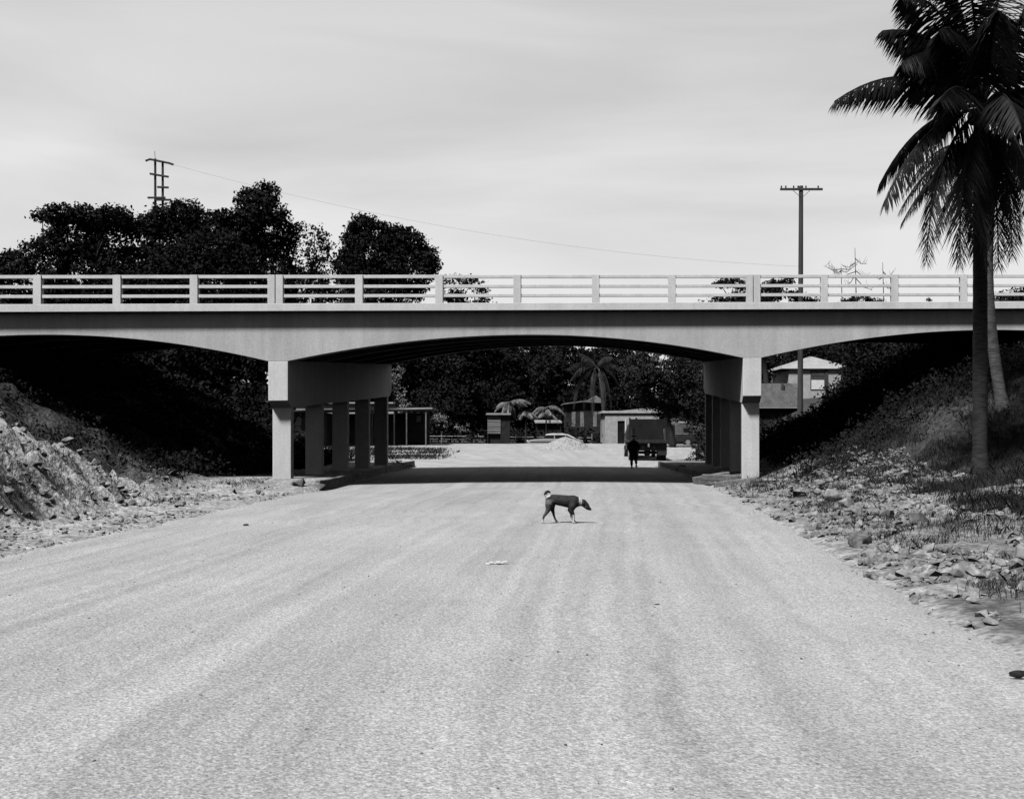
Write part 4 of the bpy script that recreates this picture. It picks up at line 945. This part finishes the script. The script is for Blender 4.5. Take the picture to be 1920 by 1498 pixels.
# dog, walking to the right, head low, tail curled
K_ = 1030.0
def D(cx, cy, dy=0): return ((cx - 760) / K_, dy, (985 - cy) / K_)
V = [D(770, 545), D(620, 525), D(545, 530), D(900, 565), D(1000, 575), D(1080, 570), D(1140, 590), D(1200, 590), D(1250, 640), D(1290, 688), D(1330, 712)]
r_ = [(.085, .098), (.08, .088), (.065, .07), (.095, .108), (.095, .118), (.07, .088), (.045, .058), (.052, .062), (.044, .056), (.032, .038), (.022, .026)]
E = [(0, 1), (1, 2), (0, 3), (3, 4), (4, 5), (5, 6), (6, 7), (7, 8), (8, 9), (9, 10)]
def chain(start, pts, rr):
    global V, E, r_
    prev = start
    for p, q in zip(pts, rr): V.append(p); r_.append(q); E.append((prev, len(V) - 1)); prev = len(V) - 1
chain(2, [D(575, 470), D(535, 487), D(490, 470), D(468, 425), D(485, 385), D(525, 370), D(560, 395)], [.03, .026, .026, .026, .024, .02, .012])
chain(2, [D(535, 610, -.07), D(525, 700, -.075), D(480, 790, -.075), D(438, 840, -.075), D(420, 910, -.075), D(408, 965, -.075), D(440, 975, -.075)], [.062, .045, .026, .02, .015, .017, .014])
chain(1, [D(600, 620, .07), D(600, 705, .075), D(622, 780, .075), D(636, 850, .075), D(668, 930, .075), D(705, 968, .075), D(745, 975, .075)], [.055, .04, .024, .018, .015, .018, .015])
chain(4, [D(985, 660, -.07), D(965, 735, -.07), D(1000, 800, -.07), D(1018, 860, -.07), D(1008, 930, -.07), D(1005, 965, -.07), D(1032, 973, -.07)], [.055, .036, .024, .018, .015, .017, .014])
chain(4, [D(980, 660, .07), D(945, 735, .07), D(975, 800, .07), D(968, 860, .07), D(1000, 920, .07), D(1035, 955, .07), D(1058, 968, .07)], [.05, .036, .024, .018, .015, .017, .014])
def blend_mesh(name, V, E, rads, vox):
    bm = bmesh.new(); ico = bmesh.new(); bmesh.ops.create_icosphere(ico, subdivisions=2, radius=1); im = bpy.data.meshes.new('t'); ico.to_mesh(im); ico.free()
    R2 = [r if hasattr(r, '__len__') else (r, r) for r in rads]
    for a, b_ in E:
        pa, pb = Vector(V[a]), Vector(V[b_]); L_ = (pb - pa).length; k = max(2, int(L_ / (min(R2[a][1], R2[b_][1]) * .35)))
        for i in range(k + 1):
            t = i / k; p = pa.lerp(pb, t); rw = R2[a][0] + (R2[b_][0] - R2[a][0]) * t; rh = R2[a][1] + (R2[b_][1] - R2[a][1]) * t
            n0 = len(bm.verts); bm.from_mesh(im); bm.verts.ensure_lookup_table()
            for v in bm.verts[n0:]: v.co = Vector((v.co.x * rh, v.co.y * rw, v.co.z * rh)) + p
    me = bpy.data.meshes.new(name); bm.to_mesh(me); bm.free(); o = bpy.data.objects.new(name, me); C.objects.link(o)
    md = o.modifiers.new('r', 'REMESH'); md.mode = 'VOXEL'; md.voxel_size = vox; md.use_smooth_shade = True
    sm_ = o.modifiers.new('s', 'SMOOTH'); sm_.factor = .5; sm_.iterations = 4
    dg = bpy.context.evaluated_depsgraph_get(); dg.update(); m2 = bpy.data.meshes.new_from_object(o.evaluated_get(dg)); m2.name = name
    bpy.data.objects.remove(o); bpy.data.meshes.remove(me); m2.materials.clear(); return m2
r_ = [tuple(q * 1.1 for q in r) if hasattr(r, '__len__') else r * 1.22 for r in r_]
dm = blend_mesh('body', V, E, r_, .006)
Yd = F * (CAMZ - .06) / (981 - HOR); dogx = W(1051, Yd)
dog = empty('dog', (dogx, Yd, .062 + .0), 'dark short-haired dog with white neck, legs and curled tail base, walking right across the road', 'dog')
for m_ in (M['dog_dark'], M['dog_brown'], M['dog_white']): dm.materials.append(m_)
for p in dm.polygons:
    c = p.center; cx = c.x * K_ + 760; cy = 985 - c.z * K_; mi = 0
    if cx < 562 and cy < 500 and abs(c.y) < .04: mi = 2 if cy > 425 + (cx - 500) * -.35 else 0
    if cx > 1112 and cx < 1168 - (cy - 560) * .02 : mi = 2
    if 1150 < cx < 1250 and cy > 655: mi = 2
    if cy > 640 and 620 < cx < 900 and c.z < .36: mi = 1
    if cx < 640 and 520 < cy < 700: mi = 1
    if cy > 860 or (cx > 900 and cy > 815): mi = 2
    if cx < 560 and 700 < cy < 900: mi = 1
    if cx > 1290: mi = 0
    p.material_index = mi
db = bpy.data.objects.new('body', dm); C.objects.link(db); db.parent = dog
for sy in (-1, 1):
    mb = MB(); c0 = Vector(D(1195, 560, sy * .05)); mb.tube([c0, c0 + Vector((-.005, sy * .018, -.04)), c0 + Vector((.01, sy * .02, -.085))], [.022, .026, .008], 8)
    e_ = mb.build('ear', M['dog_dark'], dog, smooth=True)
# person walking away
Yp = 51.5; px = W(1188, Yp)
pers = empty('person', (px, Yp, .045), 'person in dark clothes and a brimmed hat walking away towards the truck', 'person'); pers.scale = (.95, .95, .95)
def skin_part(name, V, E, rr, m, parent=None, sub=2, fat=1.0):
    me = skin_mesh(name, V, E, rr, sub, fat); me.materials.append(m); q_ = bpy.data.objects.new(name, me); C.objects.link(q_); q_.parent = parent or pers; return q_
hp = .86
V = [(0, 0, .92), (0, 0, 1.08), (0, -.01, 1.25), (0, 0, 1.36), (0, .01, 1.44), (0, .02, 1.55), (-.17, 0, 1.33), (-.23, .02, 1.1), (-.24, -.05, .88), (-.235, -.07, .79), (.17, 0, 1.33), (.24, -.02, 1.1), (.25, .05, .9), (.25, .08, .81),
     (-.09, 0, .84), (-.095, .05, .5), (-.09, .03, .1), (-.09, -.06, .04), (-.1, .12, .035), (.09, 0, .84), (.1, -.02, .5), (.1, -.28, .2), (.1, -.34, .17), (.1, -.27, .06)]
E = [(0, 1), (1, 2), (2, 3), (3, 4), (4, 5), (3, 6), (6, 7), (7, 8), (8, 9), (3, 10), (10, 11), (11, 12), (12, 13), (0, 14), (14, 15), (15, 16), (16, 17), (16, 18), (0, 19), (19, 20), (20, 21), (21, 22), (21, 23)]
rr = [(.15, .11), (.14, .1), (.16, .11), (.12, .09), .055, (.085, .1), .06, .045, .035, .04, .06, .045, .035, .04, .09, .06, .045, .04, .035, .09, .06, .045, .04, .035]
skin_part('body', V, E, rr, M['skin'])
V = [(0, 0, .88), (0, 0, 1.08), (0, -.01, 1.25), (0, 0, 1.37), (-.18, 0, 1.33), (-.245, .02, 1.1), (-.25, -.04, .9), (.18, 0, 1.33), (.255, -.02, 1.1), (.26, .04, .92), (0, 0, .74)]
E = [(0, 1), (1, 2), (2, 3), (3, 4), (4, 5), (5, 6), (3, 7), (7, 8), (8, 9), (0, 10)]
skin_part('coat', V, E, [(.19, .14), (.175, .13), (.19, .14), (.1, .1), .085, .07, .06, .085, .07, .06, (.2, .15)], M['cloth'], fat=1.12)
V = [(0, 0, .86), (-.1, 0, .8), (-.1, .05, .5), (-.095, .03, .12), (.1, 0, .8), (.105, -.02, .5), (.105, -.26, .24)]
skin_part('trousers', V, [(0, 1), (1, 2), (2, 3), (0, 4), (4, 5), (5, 6)], [.14, .115, .085, .07, .115, .085, .07], M['cloth2'])
mb = MB(); mb.tube([(0, .02, 1.585), (0, .02, 1.60), (0, .02, 1.605), (0, .02, 1.68), (0, .02, 1.7)], [.2, .2, .11, .1, .06], 18); mb.build('hat', M['dark'], pers, smooth=False)
mb = MB(); mb.tube([(-.15, -.02, 1.4), (0, -.09, 1.44), (.15, -.02, 1.4)], [.02, .03, .02], 8); mb.build('collar', M['wall_grey'], pers, smooth=True)
for (fx, fy, fz) in ((-.09, .06, .045), (.105, -.27, .1)):
    mb = MB(); mb.tube([(fx, fy - .15, fz), (fx, fy - .05, fz + .02), (fx, fy + .08, fz), (fx, fy + .14, fz - .01)], [.03, .055, .045, .025], 10); mb.build('shoe', M['dark'], pers, smooth=True)

# ------------------------------------------------------------------ bits on the road
zrd = .065
Yb = F * (CAMZ - zrd) / (1057 - HOR); mb = MB()
for i in range(6): mb.box(-.14 + i * .045, -.09 + i * .045, -.05 + .02 * (i % 3), .05, .004 * (i % 2) + .002 * i, .008 + .016 * (i % 2) + .002 * i)
o = mb.build('paper_scrap', M['paper'], loc=(W(931, Yb), Yb, zrd)); o.rotation_euler = (0, 0, .1); tag(o, 'crumpled strip of white paper lying on the gravel in the middle of the road', 'paper')
Yb = F * (CAMZ - zrd) / (1133 - HOR)
for (u, v, sz, lab) in ((1233, 1133, .045, 'tiny dark stone on the gravel right of the middle of the road'), (1912, 1264, .1, 'dark lump of stone on the road at the right picture edge'), (462, 984, .08, 'small dark stone on the road towards the left verge')):
    Yb = F * (CAMZ - .05) / (v - HOR); me = rock_me[3].copy(); me.materials[0] = M['dark2']; o = bpy.data.objects.new('stone', me); C.objects.link(o); o.location = (W(u, Yb), Yb, .04 + sz * .12); o.scale = (sz * 1.3, sz, sz); tag(o, lab, 'stone')
